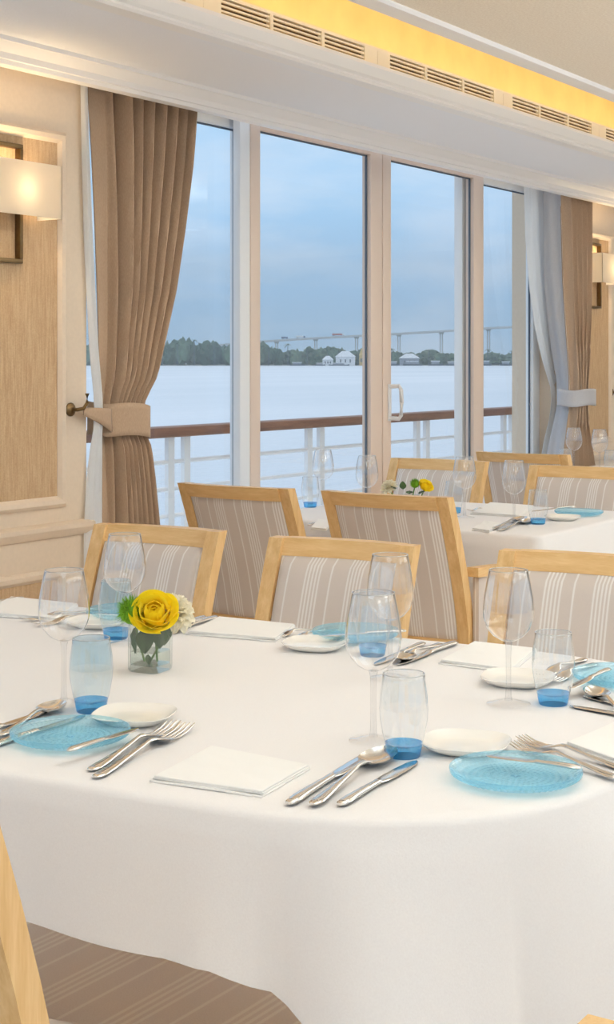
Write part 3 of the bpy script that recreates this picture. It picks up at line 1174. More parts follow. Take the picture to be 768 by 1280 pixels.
def outline_rounded(L, W, E, nexp, N=220):
    pts = []
    for i in range(N):
        a = 2 * math.pi * i / N
        ca, sa = math.cos(a), math.sin(a)
        b = math.copysign(abs(ca) ** (2 / nexp), ca) * W
        e = math.copysign(abs(sa) ** (2 / nexp), sa)
        al = math.copysign(L - E, sa) + e * E if abs(sa) > 1e-6 else 0
        pts.append(Vector((b, al, 0)))
    # resample evenly
    per = [0]
    for p, q in zip(pts, pts[1:] + pts[:1]):
        per.append(per[-1] + (q - p).length)
    tot = per[-1]
    res = []
    M = 260
    j = 0
    for i in range(M):
        t = tot * i / M
        while per[j + 1] < t:
            j += 1
        f = (t - per[j]) / max(1e-9, per[j + 1] - per[j])
        res.append(pts[j].lerp(pts[(j + 1) % len(pts)], f))
    return res


def cloth_mesh(name, out, top, hem_fn, wave_fn):
    """top sheet, rolled edge and hanging skirt, all one woven piece"""
    N = len(out)
    nor = []
    for i in range(N):
        tng = out[(i + 1) % N] - out[i - 1]
        nor.append(Vector((tng.y, -tng.x, 0)).normalized())
    if sum((out[i].dot(nor[i]) for i in range(N))) < 0:
        nor = [-v for v in nor]
    rings = []
    for s in (.02, .35, .7, .9, .97):
        rings.append([Vector((p.x * s, p.y * s, top)) for p in out])
    R = .014
    for k in range(1, 5):
        a = math.pi / 2 * k / 4
        rings.append([p - n * (R - R * math.sin(a)) + Vector((0, 0, top - R + R * math.cos(a))) for p, n in zip(out, nor)])
    K = 16
    for k in range(1, K + 1):
        t = k / K
        r = []
        for i, (p, n) in enumerate(zip(out, nor)):
            hz = hem_fn(p, i / N)
            r.append(p + n * (.004 + .012 * t + wave_fn(p, i / N, t)) + Vector((0, 0, top - R + (hz - top + R) * t)))
        rings.append(r)
    # a doubled hem line
    mb = MB()
    mb.sweep(rings, False)
    c = len(mb.v)
    mb.v.append((0, 0, top))
    mb.f += [(k, (k + 1) % N, c) for k in range(N)]
    return mb.mesh(name, M_LINEN, 70)


o1 = outline_rounded(1.03, .561, .50, 2.7)


HEM1 = [(-1.05, .41), (-.95, .42), (-.86, .44), (-.79, .482), (-.745, .522), (-.705, .540), (-.67, .550), (-.635, .568), (-.56, .568), (-.40, .566), (0, .572), (.5, .565), (1.05, .50)]


def hem1(p, u):
    return lerp_table(HEM1, p.y)[0] - .02 * (p.x > .2)


def wave1(p, u, t):
    e = max(0, min(1, (-p.y - .57) / .30))
    a = math.atan2(-p.y - .45, -p.x)
    w = .062 * e * (abs(math.sin(a * 6.5 + .5)) * 2 - 1.1) + .022 * e * math.sin(a * 21 + 2)
    w += (1 - e) * (.010 * math.sin(p.y * 9 + .5) + .004 * math.sin(p.y * 23))
    return t * (w + .045 * e)


def table(name, label, org, rz, parts):
    tb = thing(name, label, 'table', (org.x, org.y, 0), rz)
    for nm, me, lc in parts:
        obj(nm, me, tb, lc)
    return tb


def slab(out, z0, z1, s):
    return MB().sweep([[Vector((p.x * s, p.y * s, z0)) for p in out], [Vector((p.x * s, p.y * s, z1)) for p in out]]).mesh('table_top', M_WOOD_Y, 30)


ped_me = MB().lathe([(0, 0), (.20, 0), (.20, .012), (.06, .03), (.04, .06), (.04, .66), (.12, .70), (.12, .715), (0, .715)], 28).mesh('pedestal', M_BRONZE)
rz1 = PH
table('dining_table', 'long round-ended dining table under the white cloth with the yellow rose', T1, rz1, [('table_top', slab(o1, .715, .746, .992), (0, 0, 0)), ('pedestal', ped_me, (0, -.66, 0)), ('pedestal', ped_me, (0, .70, 0))])
cl = obj('tablecloth', cloth_mesh('tablecloth', o1, TZ, hem1, wave1), None, (T1.x, T1.y, 0), (0, 0, rz1))
tag(cl, 'white tablecloth with wavy hem draped over the large near table', 'tablecloth')


def rect_outline(hx, hy, r, M=200):
    pts = []
    per = 2 * (hx + hy) * 2
    seq = []
    for cx, cyy, a0 in ((hx - r, hy - r, 0), (-hx + r, hy - r, 90), (-hx + r, -hy + r, 180), (hx - r, -hy + r, 270)):
        for k in range(9):
            a = math.radians(a0 + 90 * k / 8)
            seq.append(Vector((cx + r * math.cos(a), cyy + r * math.sin(a), 0)))
    res = []
    for p, q in zip(seq, seq[1:] + seq[:1]):
        n = max(1, int((q - p).length / .03))
        for k in range(n):
            res.append(p.lerp(q, k / n))
    return res


leg2 = MB().box(-.03, .03, -.03, .03, 0, .715, .004).mesh('leg', M_WOOD_Z)


def rect_table(x0, x1, y0, y1, drop, lt, lc):
    hx, hy = (x1 - x0) / 2, (y1 - y0) / 2
    out = rect_outline(hx, hy, .035)
    c = Vector(((x0 + x1) / 2, (y0 + y1) / 2, 0))
    parts = [('table_top', slab(out, .715, .746, .99), (0, 0, 0))]
    for sx in (-1, 1):
        for sy in (-1, 1):
            parts.append(('leg', leg2, (sx * (hx - .08), sy * (hy - .08), 0)))
    table('dining_table', lt, c, 0, parts)

    def hem(p, u):
        cd = max(0, 1 - math.hypot(hx - abs(p.x), hy - abs(p.y)) / .3)
        return TZ - drop - .10 * cd

    def wave(p, u, t):
        cd = max(0, 1 - math.hypot(hx - abs(p.x), hy - abs(p.y)) / .16)
        return t * (.010 * math.sin(p.x * 19 + p.y * 23) + .05 * cd * math.cos((p.x - p.y) * 26) + .012)
    o = obj('tablecloth', cloth_mesh('tablecloth', out, TZ, hem, wave), None, c)
    tag(o, lc, 'tablecloth')


rect_table(4.18, 5.06, 1.925, 3.04, .25, 'square-cornered dining table by the glass doors with cream flowers', 'white tablecloth hanging square over the table by the glass doors')
rect_table(6.42, 7.26, 1.95, 3.03, .25, 'farthest dining table near the pale-lined curtain', 'white tablecloth on the farthest table near the pale-lined curtain')

# ------------------------------------------------------------------ tableware
WINE = [
    ('bowl', MB().lathe([(.0045, .098), (.012, .100), (.024, .107), (.034, .119), (.0395, .134), (.0405, .148), (.0385, .168), (.0345, .190), (.0305, .2095), (.0300, .2102), (.0295, .2095), (.0335, .190), (.0375, .168), (.0395, .148)], 40).mesh('bowl', M_CRYSTAL, 60, False)),
    ('rim', MB().lathe([(.0300 + .0007 * math.cos(a), .2098 + .0007 * math.sin(a)) for a in [2 * math.pi * k / 8 for k in range(8)]], 40, True).mesh('rim', M_RIM, 60)),
    ('stem', MB().lathe([(.0062, .006), (.0046, .014), (.0040, .035), (.0040, .075), (.0046, .092), (.007, .0995), (0, .1000)], 16).mesh('stem', M_STEM, 60)),
    ('foot', MB().lathe([(.0335, .0002), (.0345, .0012), (.0335, .0022), (.020, .0042), (.008, .0075), (0, .010)], 36).mesh('foot', M_FOOT, 50))]


def tumbler_parts(m):
    wall = [(.0250, .013), (.0295, .032), (.0330, .052), (.0338, .066), (.0325, .085), (.0295, .104), (.0288, .1125), (.0280, .1130), (.0276, .1122), (.0308, .085), (.0322, .066)]
    base = MB().lathe([(0, 0), (.0215, 0), (.0228, .0015), (.0245, .011), (.0263, .0185), (.0250, .0180), (.015, .0135), (0, .0125)], 36)
    return [('glass_wall', MB().lathe(wall, 40).mesh('glass_wall', m, 60, False)), ('blue_base', base.mesh('blue_base', M_BLUEBASE, 40)), ('rim', MB().lathe([(.0282 + .0008 * math.cos(a), .1124 + .0008 * math.sin(a)) for a in [2 * math.pi * k / 8 for k in range(8)]], 40, True).mesh('rim', M_RIM, 60))]


TUMB_C, TUMB_B = tumbler_parts(M_TUMBLER), tumbler_parts(M_TUMBLER_BLUE)


def place(name, parts, label, cat, px, z=TZ, rz=0.0, group=None, scale=1.0):
    p = at(px[0], px[1], z)
    o = thing(name, label, cat, p, rz, group, (scale,) * 3)
    for nm, me in parts:
        obj(nm, me, o)
    return o


for px, lb in (((80, 880), 'clear wine glass behind the pale blue tumbler and spoon'),
               ((156, 806), 'clear wine glass standing behind the green bristly flower'),
               ((467, 926), 'clear wine glass beside the tumbler above two knives and a spoon'),
               ((488, 848), 'clear wine glass behind another, in front of the middle light chair'),
               ((636, 880), 'clear wine glass standing alone with its whole foot in view')):
    place('wine_glass', WINE, lb, 'wine glass', px)
for px, lb, P in (((114, 889), 'barrel-shaped pale blue tumbler beside the blue plate', TUMB_B),
                  ((145, 798), 'blue-based tumbler behind the flower vase', TUMB_B),
                  ((505, 945), 'clear tumbler with blue base at the knife tips', TUMB_C),
                  ((466, 819), 'blue-based tumbler seen through a wine glass', TUMB_C),
                  ((692, 880), 'clear tumbler with bright blue base before forks and striped chair', TUMB_C)):
    place('tumbler', P, lb, 'tumbler', px)
for px, lb in (((404, 633), 'faint wine glass on the far table beside the blue tumbler base'),
               ((459, 645), 'wine glass on the far table in front of the door frame'),
               ((581, 647), 'wine glass on the far table beside yellow flower and cutlery'),
               ((643, 655), 'wine glass on the far table next to the tumbler and spoons'),
               ((718, 588), 'wine glass on the farthest table before the dark curtain folds'),
               ((750, 591), 'wine glass on the farthest table before the orange-lit wall')):
    place('wine_glass', WINE, lb, 'wine glass', px)
for px, lb in (((388, 634), 'blue-based tumbler on the far table near the glass door'),
               ((568, 641), 'blue-based tumbler on the far table behind a wine glass'),
               ((673, 655), 'blue-based tumbler on the far table beside the spoons'),
               ((707, 590), 'clear tumbler on the farthest table before the pale lining'),
               ((764, 592), 'clear tumbler on the farthest table before the orange-lit wall')):
    place('tumbler', TUMB_C, lb, 'tumbler', px)


# pressed glass plates with rings of drops
def plate_mesh():
    R = .0835
    nr, na = 64, 240

    def top(u, v):
        a = 2 * math.pi * u
        r = R * v
        z = .0045
        if r > .062:
            z += .012 * ((r - .062) / (R - .062)) ** 1.6
        ringp = r / .0088
        k = ringp - math.floor(ringp)
        cnt = max(8, int(math.floor(ringp)) * 9)
        bead = max(0, math.sin(math.pi * k)) * (.6 + .4 * math.cos(cnt * a))
        z += .0030 * bead * (1 if r < .078 else 0)
        return (r * math.cos(a), r * math.sin(a), z)

    def bot(u, v):
        a = 2 * math.pi * u
        r = R * v
        z = .0005 if r < .055 else .0005 + .0125 * ((r - .055) / (R - .055)) ** 1.5
        if v > .86:
            r *= 1 + .016 * math.cos(a * 60)
            z -= .0018 * (.5 + .5 * math.cos(a * 60))
        return (r * math.cos(a), r * math.sin(a), z)
    mb = MB()
    mb.grid(top, na, nr, True)
    mb.grid(bot, na, 20, True)
    rim = []
    for z, rr in ((.0165, R), (.0172, R * 1.006), (.0155, R * 1.012), (.0128, R * 1.004)):
        rim.append([(rr * (1 + .008 * math.cos(60 * 2 * math.pi * i / na)) * math.cos(2 * math.pi * i / na), rr * (1 + .008 * math.cos(60 * 2 * math.pi * i / na)) * math.sin(2 * math.pi * i / na), z) for i in range(na)])
    mb.sweep(rim, False)
    return mb.mesh('pressed_plate', M_PLATE, 60, False)


PLATE = plate_mesh()


def plate(px, label, z=TZ):
    tag(obj('glass_plate', PLATE, None, at(px[0], px[1], z)), label, 'plate')


plate((88, 926), 'blue pressed glass plate with a knife laid over it beside two forks')
plate((645, 976), 'blue pressed glass plate beside the forks at the table end')
plate((445, 798), 'blue pressed glass plate behind the wine glasses and white dish')
plate((780, 853), 'blue pressed glass plate under a spoon before the striped chair')
plate((158, 771), 'blue pressed glass plate seen through the tumbler behind the flowers')
plate((724, 644), 'blue glass plate on the far table')


def dish_mesh():
    def fn(u, v):
        a = 2 * math.pi * u
        ca, sa = math.cos(a), math.sin(a)
        e = 2.9
        rr = .060 / ((abs(ca) ** e + abs(sa) ** e) ** (1 / e))
        prof = [(0, .0055), (.5, .0050), (.72, .0062), (.92, .0120), (1.0, .0150), (1.01, .0140), (.92, .0090), (.70, .0020), (.60, 0), (0, .0010)]
        k = v * (len(prof) - 1)
        i = min(int(k), len(prof) - 2)
        f = k - i
        r = (prof[i][0] * (1 - f) + prof[i + 1][0] * f) * rr
        z = prof[i][1] * (1 - f) + prof[i + 1][1] * f
        return (r * ca, r * sa, z)
    return MB().grid(fn, 56, 19, True).mesh('dish', M_CERAMIC, 40)


DISH = dish_mesh()
for px, rz, lb in (((168, 902), .3, 'white ceramic side dish between the pale blue tumbler and forks'),
                   ((583, 938), .2, 'white ceramic side dish between the tumbler and blue plate'),
                   ((395, 811), .2, 'white ceramic side dish in front of the blue plate and forks'),
                   ((648, 855), .2, 'white ceramic side dish behind the lone wine glass'),
                   ((122, 783), .2, 'white ceramic side dish behind the tumbler and wine glass'),
                   ((704, 650), .2, 'white ceramic side dish before the blue plate on the far table')):
    tag(obj('side_dish', DISH, None, at(px[0], px[1], TZ), (0, 0, rz + PH)), lb, 'dish')


# cutlery: all lie along +Y, handle end at y=0, tip at y=length
def flat_sweep(secs, seg=12):
    rings = []
    for y, hw, th, z in secs:
        rings.append([(hw * math.copysign(abs(math.cos(a)) ** .8, math.cos(a)), y, z + th * math.sin(a)) for a in [2 * math.pi * k / seg for k in range(seg)]])
    return MB().sweep(rings)


def handle_secs(L, z0=.0035):
    return [(0, .0032, .0012, z0), (.003, .0062, .0020, z0), (.012, .0078, .0022, z0), (.030, .0066, .0022, z0 + .0006), (.060, .0045, .0024, z0 + .003), (.090, .0033, .0024, z0 + .006), (L * .56, .0030, .0022, z0 + .009)]


def bead_line(L):
    return flat_sweep([(.006, .0038, .0008, .0056), (.016, .0050, .0008, .0059), (.034, .0040, .0008, .0064), (.062, .0024, .0007, .0088)], 8)


RIDGE = {}


def fork_parts(L=.195):
    hs = handle_secs(L)
    hd = flat_sweep(hs)
    he = bead_line(L)
    head = flat_sweep([(L * .55, .0030, .0022, .0125), (L * .60, .0052, .0020, .0118), (L * .65, .0112, .0014, .0092), (L * .70, .0122, .0011, .0064), (L * .74, .0122, .0010, .0046)])
    for k in range(4):
        x = (k - 1.5) * .0064
        pts = [(L * .735, .0022, .0012, .0046), (L * .80, .0019, .0012, .0030), (L * .90, .0017, .0011, .0042), (L * .97, .0013, .0010, .0078), (L, .0006, .0006, .0098)]
        rings = []
        for y, hw, th, z in pts:
            rings.append([(x + hw * math.cos(a), y, z + th * math.sin(a)) for a in [2 * math.pi * j / 8 for j in range(8)]])
        head.sweep(rings)
    RIDGE['fork'] = he.mesh('handle_ridge', M_STEEL, 45)
    return [('handle', hd.mesh('handle', M_STEEL, 45)), ('tines', head.mesh('tines', M_STEEL, 45))]


def spoon_parts(L=.195):
    hd = flat_sweep(handle_secs(L) + [(L * .64, .0042, .0022, .0120), (L * .68, .0070, .0014, .0098)])
    he = bead_line(L)
    RIDGE['spoon'] = he.mesh('handle_ridge', M_STEEL, 45)
    a, b, yc = .0205, L * .165, L * .835

    def fn(u, v):
        an = 2 * math.pi * u
        s = v * 2
        inner = s <= 1
        r = s if inner else 2 - s
        sh = 1 + .14 * math.sin(an)
        x = a * r * math.cos(an) * (1 - .10 * math.sin(an))
        y = yc + b * r * math.sin(an)
        z = .0018 + .0078 * r * r * sh - (0 if inner else .0013)
        return (x, y, z)
    bw = MB().grid(fn, 40, 21, True)
    return [('handle', hd.mesh('handle', M_STEEL, 45)), ('spoon_bowl', bw.mesh('spoon_bowl', M_STEEL, 60))]


def knife_parts(L=.215):
    H = L * .47
    hd = flat_sweep([(0, .0030, .0015, .0045), (.003, .0058, .0026, .0045), (.015, .0074, .0032, .0048), (.040, .0064, .0032, .005), (H * .8, .0052, .0030, .005), (H, .0054, .0030, .005)])
    RIDGE['knife'] = flat_sweep([(.006, .0036, .0008, .0074), (.018, .0046, .0008, .0080), (.045, .0038, .0008, .0081), (.075, .0028, .0007, .0079)], 8).mesh('handle_ridge', M_STEEL, 45)
    bl = flat_sweep([(H - .002, .0060, .0026, .005), (H + .006, .0068, .0016, .0045), (H + .02, .0088, .0010, .004), (L * .75, .0094, .0009, .0035), (L * .92, .0078, .0008, .003), (L * .98, .0042, .0007, .003), (L, .0010, .0005, .003)])
    return [('handle', hd.mesh('handle', M_STEEL, 45)), ('blade', bl.mesh('blade', M_STEEL, 45))]


FORK, SPOON, KNIFE = fork_parts(), spoon_parts(), knife_parts()
LEN = {'fork': .195, 'spoon': .195, 'knife': .215}
PARTS = {'fork': FORK, 'spoon': SPOON, 'knife': KNIFE}


def cutlery(kind, a, b, label, z=TZ, L=None, anchor='both', tilt=0.0):
    """a: pixel of the handle end, b: pixel of the tip; anchor says which pixel is trusted"""
    p, q = at(a[0], a[1], z + .004), at(b[0], b[1], z + .004)
    d = (q - p)
    d.z = 0
    ln = d.length
    u = d.normalized()
    if anchor == 'tip':
        ln = L or LEN[kind]
        p = q - u * ln
    elif anchor == 'handle':
        ln = L or LEN[kind]
    k = ln / LEN[kind]
    kw = min(1.12, max(.85, k))
    o = thing(kind, label, kind, (p.x, p.y, z), math.atan2(u.y, u.x) - math.pi / 2, None, (kw, k, kw))
    o.rotation_euler[0] = tilt
    for nm, me in PARTS[kind]:
        pt = obj(nm, me, o)
        if nm == 'handle':
            obj('handle_ridge', RIDGE[kind], pt)
    return o


G = 'cutlery'
# first near setting: two forks, napkin, knife, spoon, knife
cutlery('fork', (113, 962), (218, 906), 'silver fork nearer the blue plate of a pair beside it')
cutlery('fork', (119, 971), (235, 909), 'silver fork nearer the folded napkin of a pair beside the plate')
cutlery('knife', (361, 1005), (468, 938), 'silver knife lying between the folded napkin and the spoon')
cutlery('spoon', (391, 1005), (488, 939), 'silver spoon lying between two knives in front of the tumbler', TZ + .002)
cutlery('knife', (425, 1006), (521, 950), 'silver knife whose tip points at the clear tumbler base')
cutlery('knife', (85, 938), (173, 909), 'butter knife resting across the blue plate beside the forks', TZ + .0165)
# setting at the left edge of the cloth
cutlery('knife', (0, 908), (62, 887), 'silver knife beside the spoon under the pale blue tumbler', TZ, None, 'tip')
cutlery('spoon', (0, 918), (77, 880), 'silver spoon with its bowl by the wine glass foot and pale tumbler', TZ + .002, None, 'tip')
cutlery('knife', (0, 929), (106, 893), 'silver knife partly behind the blue plate', TZ, None, 'tip')
# setting at the rounded end
cutlery('fork', (768, 957), (651, 924), 'silver fork at the table end lying nearer the second napkin', TZ, None, 'tip')
cutlery('fork', (768, 970), (641, 931), 'silver fork at the table end lying nearer the blue plate', TZ + .002, None, 'tip')
cutlery('knife', (726, 960), (608, 943), 'butter knife resting on the rim of the blue plate at the table end', TZ + .0165)
cutlery('spoon', (772, 886), (738, 862), 'silver spoon before the blue plate by the striped chair', TZ + .002, None, 'tip')
cutlery('knife', (768, 891), (713, 881), 'silver knife pointing at the bright blue tumbler base', TZ, None, 'tip')
cutlery('knife', (768, 878), (730, 869), 'silver knife lying behind the spoon by the bright blue tumbler', TZ, None, 'tip')
# far side settings
cutlery('fork', (732, 823), (672, 847), 'silver fork behind the bright blue tumbler nearer the napkin', TZ, None, 'handle')
cutlery('fork', (745, 829), (688, 853), 'silver fork behind the bright blue tumbler nearer the plate', TZ, None, 'handle')
cutlery('knife', (762, 836), (714, 858), 'butter knife on the blue plate before the striped chair', TZ + .0165, .17, 'handle')
cutlery('knife', (530, 804), (470, 829), 'silver knife on the far side nearest the white side dish', TZ, None, 'handle')
cutlery('spoon', (551, 804), (490, 830), 'silver spoon on the far side between two knives by the napkin', TZ + .002, None, 'handle')
cutlery('knife', (571, 803), (497, 830), 'silver knife on the far side nearest the folded napkin', TZ)
cutlery('fork', (406, 785), (337, 796), 'silver fork on the far side nearest the napkin', TZ)
cutlery('fork', (424, 786), (355, 800), 'silver fork on the far side nearest the white side dish', TZ)
cutlery('knife', (474, 790), (402, 794), 'butter knife resting on the blue plate behind the wine glasses', TZ + .0165, .17, 'tip')
cutlery('knife', (256, 771), (206, 788), 'silver knife behind the cream flower, nearest the vase', TZ, None, 'handle')
cutlery('spoon', (263, 771), (215, 788), 'silver spoon behind the cream flower', TZ + .002, None, 'handle')
cutlery('knife', (271, 771), (222, 786), 'silver knife behind the cream flower, nearest the napkin', TZ, None, 'handle')
cutlery('fork', (128, 763), (72, 770), 'silver fork beyond the wine glass, nearest the napkin', TZ, None, 'handle')
cutlery('fork', (136, 767), (80, 776), 'silver fork beyond the wine glass, nearest the side dish', TZ, None, 'handle')
cutlery('knife', (29, 747), (-30, 757), 'silver knife at the wall end of the near table', TZ, None, 'handle')
# far table
cutlery('spoon', (615, 661), (656, 648), 'silver spoon on the far table in front of the tumbler', TZ + .002)
cutlery('spoon', (624, 663), (664, 651), 'second silver spoon lying close beside another on the far table', TZ)
cutlery('knife', (720, 633), (665, 639), 'silver knife reaching across the dish and plate on the far table', TZ + .0165)
cutlery('fork', (616, 636), (585, 638), 'silver fork on the far table beside the wine glass foot', TZ)
cutlery('knife', (385, 656), (412, 651), 'silver knife on the far table near the chair back', TZ)


# folded napkins: quads of the photograph on the table
def napkin(cs, label, z=TZ, layers=3, th=.0028):
    P = [at(x, y, z + .006) for x, y in cs]
    c = sum(P, Vector()) / 4
    mb = MB()
    for k in range(layers):
        zz = k * th
        sh = [(0, 0), (.012, .006), (-.006, .012)][k % 3]
        sc = 1 - .022 * k

        def put(co, z, shrink):
            uu = .5 + co.x * (sc - shrink) + sh[0]
            vv = .5 + co.y * (sc - shrink) + sh[1]
            p = (P[0] * (1 - uu) + P[1] * uu) * (1 - vv) + (P[3] * (1 - uu) + P[2] * uu) * vv
            return (p.x - c.x, p.y - c.y, z)
        rim = []
        for i in range(40):
            t_ = i / 40 * 4
            e_, f_ = int(t_), t_ - int(t_)
            cx, cyy = [(-.5 + f_, -.5), (.5, -.5 + f_), (.5 - f_, .5), (-.5, .5 - f_)][e_]
            rim.append(Vector((cx, cyy, 0)))
        rings = []
        for zl, shr in ((zz, .012), (zz + th * .25, 0), (zz + th * .75, 0), (zz + th * .95, .010), (zz + th, .03), (zz + th * 1.03, .3), (zz + th * 1.06, .7)):
            rings.append([put(r, zl + .0006 * math.sin(r.x * 9 + k * 2) * math.cos(r.y * 7) * (shr > .01), shr) for r in rim])
        mb.sweep(rings)
    tag(obj('napkin', mb.mesh('napkin', M_NAPKIN, 60), None, (c.x, c.y, z + .0005)), label, 'napkin')


napkin([(187, 972), (262, 932), (388, 957), (328, 992)], 'white folded napkin lying between the forks and the knives')
napkin([(705, 929), (790, 893), (880, 930), (800, 962)], 'white folded napkin beside the forks at the table end')
napkin([(548, 826), (592, 802), (672, 811), (640, 838)], 'white folded napkin behind the lone wine glass')
napkin([(232, 790), (272, 771), (370, 781), (345, 799)], 'white folded napkin between the flower vase and side dish')
napkin([(-25, 766), (12, 746), (98, 755), (70, 774)], 'white folded napkin behind the wine glass at the wall end')
napkin([(588, 641), (612, 628), (668, 632), (650, 645)], 'white folded napkin on the far table behind the wine glass')
napkin([(590, 661), (606, 651), (626, 654), (612, 664)], 'small folded napkin on the far table by the chair back')
napkin([(388, 660), (398, 649), (416, 652), (408, 662)], 'small folded napkin on the far table beside the blue tumbler')
napkin([(736, 591), (748, 584), (775, 586), (768, 593)], 'white napkin on the farthest table under the wine glasses', TZ)

# ------------------------------------------------------------------ flowers
def vase(px, label, z=TZ, s=1.0):
    p = at(px[0], px[1], z)
    v = thing('glass_vase', label, 'vase', p, .12)
    a, h = .031 * s, .088 * s

    def sq(r, zz, n=3):
        e = 6.0
        out = []
        for i in range(40):
            t_ = 2 * math.pi * i / 40
            ca, sa = math.cos(t_), math.sin(t_)
            k = 1 / ((abs(ca) ** e + abs(sa) ** e) ** (1 / e))
            out.append((r * k * ca, r * k * sa, zz))
        return out
    obj('glass_walls', MB().sweep([sq(a * .95, .001), sq(a, .006), sq(a * 1.02, h), sq(a * .93, h), sq(a * .91, .013)], False).mesh('vase_walls', M_VASE, 40, False), v)
    obj('glass_base', MB().sweep([sq(a * .9, .0005), sq(a * .94, .006), sq(a * .90, .012)]).mesh('vase_base', M_VASE, 40), v)
    obj('water', MB().sweep([sq(a * .895, .0135), sq(a * .90, h * .40)]).mesh('water', M_WATER_V, 40), v)
    return v, p


def petal_mesh(nm, m, wd, ht, cup, ruffle):
    def fn(u, v):
        a = (u - .5) * 2
        wv = wd * math.sin(math.pi * min(1, .15 + v * .72)) ** .7
        x = a * wv
        y = cup * (v * v) * .8 - (a * a) * wd * .55 * (1 - .3 * v)
        z = ht * v - ht * .12 * a * a * v
        y += ruffle * math.sin(a * 9) * v * v + .12 * ht * max(0, v - .75) * 3
        return (x, y, z)
    return MB().grid(fn, 9, 9).mesh(nm, m, 80, False)


ROSE_CACHE = {}


def rose_petal(li, rad, op, span):
    """one cupped petal: a patch of a globe whose lip rolls outwards"""
    if li in ROSE_CACHE:
        return ROSE_CACHE[li]

    def fn(u, v):
        az = math.radians((u - .5) * 2 * span)
        edge = abs(u - .5) * 2
        top = op + 16 * edge ** 3
        th_ = math.radians(165 - (165 - top) * v)
        r = rad * (1 + .10 * max(0, v - .72) / .28 * (li > 1) * (1 + .5 * (li > 3))) * (1 + .05 * math.sin(u * 5 + li))
        z = r * math.cos(th_) * (.95 if li < 4 else .85)
        rr = r * math.sin(th_) + (.006 * max(0, v - .8) / .2 if li > 2 else 0)
        tilt = rad * .06 * (u - .5)
        return ((rr + tilt) * math.cos(az), (rr + tilt) * math.sin(az), z + .0008 * math.sin(az * 5 + li))
    ROSE_CACHE[li] = MB().grid(fn, 13, 13).mesh('petal', M_ROSE, 80, False)
    return ROSE_CACHE[li]


CARN_P = petal_mesh('petal', M_CARN, .012, .026, .006, .0025)


def flower(name, label, cat, base, head, axis, kind, s=1.0, leaves=()):
    f = thing(name, label, cat, base)
    hp = Vector(head) - Vector(base)
    ax = Vector(axis).normalized()
    pts = [Vector((0, 0, 0)), hp * .45 + Vector((0, 0, -.004)), hp - ax * .008 * s]
    obj('stem', MB().tube(pts, [.0018, .0019, .0024], 7).mesh('stem', M_STEMG), f)
    q = ax.to_track_quat('Z', 'Y')
    if kind == 'rose':
        spec = []
        for li, (rad, op, n_, span) in enumerate(((.008, 12, 3, 75), (.0135, 24, 4, 62), (.019, 36, 5, 52), (.0245, 50, 5, 50), (.0295, 66, 6, 44), (.033, 84, 5, 46))):
            me = rose_petal(li, rad, op, span)
            for k in range(n_):
                o = obj('petal', me, f)
                o.matrix_local = Matrix.Translation(hp) @ q.to_matrix().to_4x4() @ Matrix.Rotation(2 * math.pi * k / n_ + li * 1.1, 4, 'Z') @ Matrix.Diagonal((s, s, s, 1))
    elif kind == 'carnation':
        spec = [(CARN_P, 5, .002, 2, .9, .004), (CARN_P, 7, .004, 16, .95, .003), (CARN_P, 9, .005, 34, 1, .001), (CARN_P, 10, .006, 56, 1.0, 0), (CARN_P, 10, .006, 80, .95, -.001)]
    else:
        spec = []
    g = 0
    for me, n_, r, lean, sc, dz in spec:
        for k in range(n_):
            a = 2 * math.pi * k / n_ + g * .7 + random.uniform(-.12, .12)
            M1 = Matrix.Rotation(a, 4, 'Z') @ Matrix.Translation((0, r * s, (dz - .012) * s)) @ Matrix.Rotation(-math.radians(lean + random.uniform(-5, 5)), 4, 'X') @ Matrix.Diagonal((sc * s, sc * s, sc * s, 1))
            Mx = Matrix.Translation(hp) @ q.to_matrix().to_4x4() @ M1
            o = obj('petal', me, f)
            o.matrix_local = Mx
        g += 1
    if kind == 'bristle':
        mb = MB()
        random.seed(5)
        R = .024 * s
        for k in range(420):
            z = 1 - 2 * (k + .5) / 420
            if z < -.75:
                continue
            r = math.sqrt(max(0, 1 - z * z))
            an = k * 2.399963
            d = Vector((r * math.cos(an), r * math.sin(an), z))
            d = (d + Vector((random.uniform(-.2, .2), random.uniform(-.2, .2), random.uniform(-.1, .3)))).normalized()
            sd = d.cross(Vector((.3, .2, .9))).normalized() * .0012 * s
            up_ = d.cross(sd).normalized() * .0012 * s
            b0 = hp + d * R * .3
            tip = hp + d * R * random.uniform(.9, 1.08) + Vector((0, 0, .002))
            mb.add([b0 + sd, b0 - sd * .5 + up_, b0 - sd * .5 - up_, tip], [(0, 1, 3), (1, 2, 3), (2, 0, 3)])
        o = obj('bristles', mb.mesh('bristles', M_DIAN, 0), f)
        o['kind'] = 'stuff'
        obj('flower_core', blob(2, R * .72, 2, .08).mesh('core', M_DIAN), f, hp)
    for lp, ld, ls in leaves:
        o = obj('leaf', LEAF, f, Vector(lp) - Vector(base), (0, 0, 0), (ls,) * 3)
        o.rotation_mode = 'QUATERNION'
        o.rotation_quaternion = Vector(ld).to_track_quat('Y', 'Z')
    return f


def leaf_mesh():
    def fn(u, v):
        a = (u - .5) * 2
        wv = .0165 * math.sin(math.pi * (v ** .8)) ** .9 + .0004
        return (a * wv, .045 * v, .003 * abs(a) - .008 * v * v + .0008 * math.sin(v * 20) * abs(a))
    return MB().grid(fn, 9, 11).mesh('leaf', M_LEAF, 60, False)


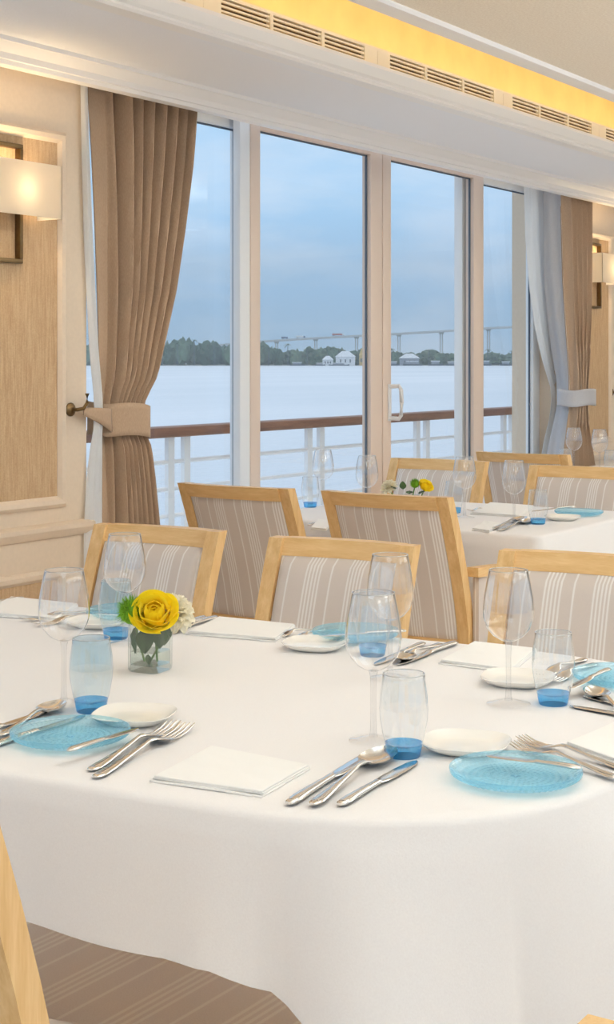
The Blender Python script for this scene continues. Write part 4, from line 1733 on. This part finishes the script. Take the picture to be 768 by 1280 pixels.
LEAF = leaf_mesh()
random.seed(3)
v1, vp = vase((188, 838), 'square clear glass vase on the near table, filled with water and stems')
d1 = (vp.xy.length)


def vpos(x, y, dn):
    """point beside the vase: pixel of the bloom, dn metres nearer than the vase"""
    d = Vector((vp.x, vp.y, 0)).dot(FWD) - dn
    return far(x, y, d)


base = Vector((vp.x, vp.y, TZ + .016))
flower('rose', 'open yellow rose in the near glass vase', 'rose', base + RGT * .012, vpos(193, 765, .022), -FWD * .85 + Vector((0, 0, .75)), 'rose', .98, [(vpos(182, 786, .012), Vector((-.2, -.1, -1)), .95), (vpos(200, 785, .016), Vector((.1, .1, -1)), .8), (vpos(186, 818, .012), Vector((-.05, 0, -1)), .42)])
flower('green_dianthus', 'round bristly green flower in the near glass vase', 'flower', base - RGT * .010, vpos(165, 765, .005), -FWD * .3 - RGT * .4 + Vector((0, 0, .9)), 'bristle', 1.25, [(vpos(172, 784, .0), Vector((-.2, .1, -1)), 1.0)])
flower('carnation', 'ruffled cream carnation in the near glass vase', 'carnation', base + FWD * .01, vpos(221, 762, -.010), -FWD * .5 + RGT * .45 + Vector((0, 0, .7)), 'carnation', 1.22, [(vpos(206, 782, .0), Vector((.2, .2, -1)), .8)])

v2, vp = vase((511, 651), 'square clear glass vase on the far table with cream and yellow blooms')
base = Vector((vp.x, vp.y, TZ + .016))
flower('carnation', 'ruffled cream carnation on the far table', 'carnation', base - RGT * .012, vpos(485, 607, .0), -FWD * .3 - RGT * .5 + Vector((0, 0, .8)), 'carnation', 1.0, [(vpos(494, 612, .01), Vector((-.6, 0, .4)), .6)])
flower('green_dianthus', 'round bristly green flower on the far table', 'flower', base, vpos(519, 605, .0), Vector((0, 0, 1)), 'bristle', .8, [(vpos(504, 612, .02), Vector((.3, .2, .8)), .7), (vpos(512, 618, .03), Vector((-.5, -.3, .4)), .7)])
flower('rose', 'yellow rose on the far table', 'rose', base + RGT * .012, vpos(533, 607, .0), -FWD * .6 + RGT * .4 + Vector((0, 0, .7)), 'rose', .62, [(vpos(524, 618, .02), Vector((.5, -.2, .3)), .7)])
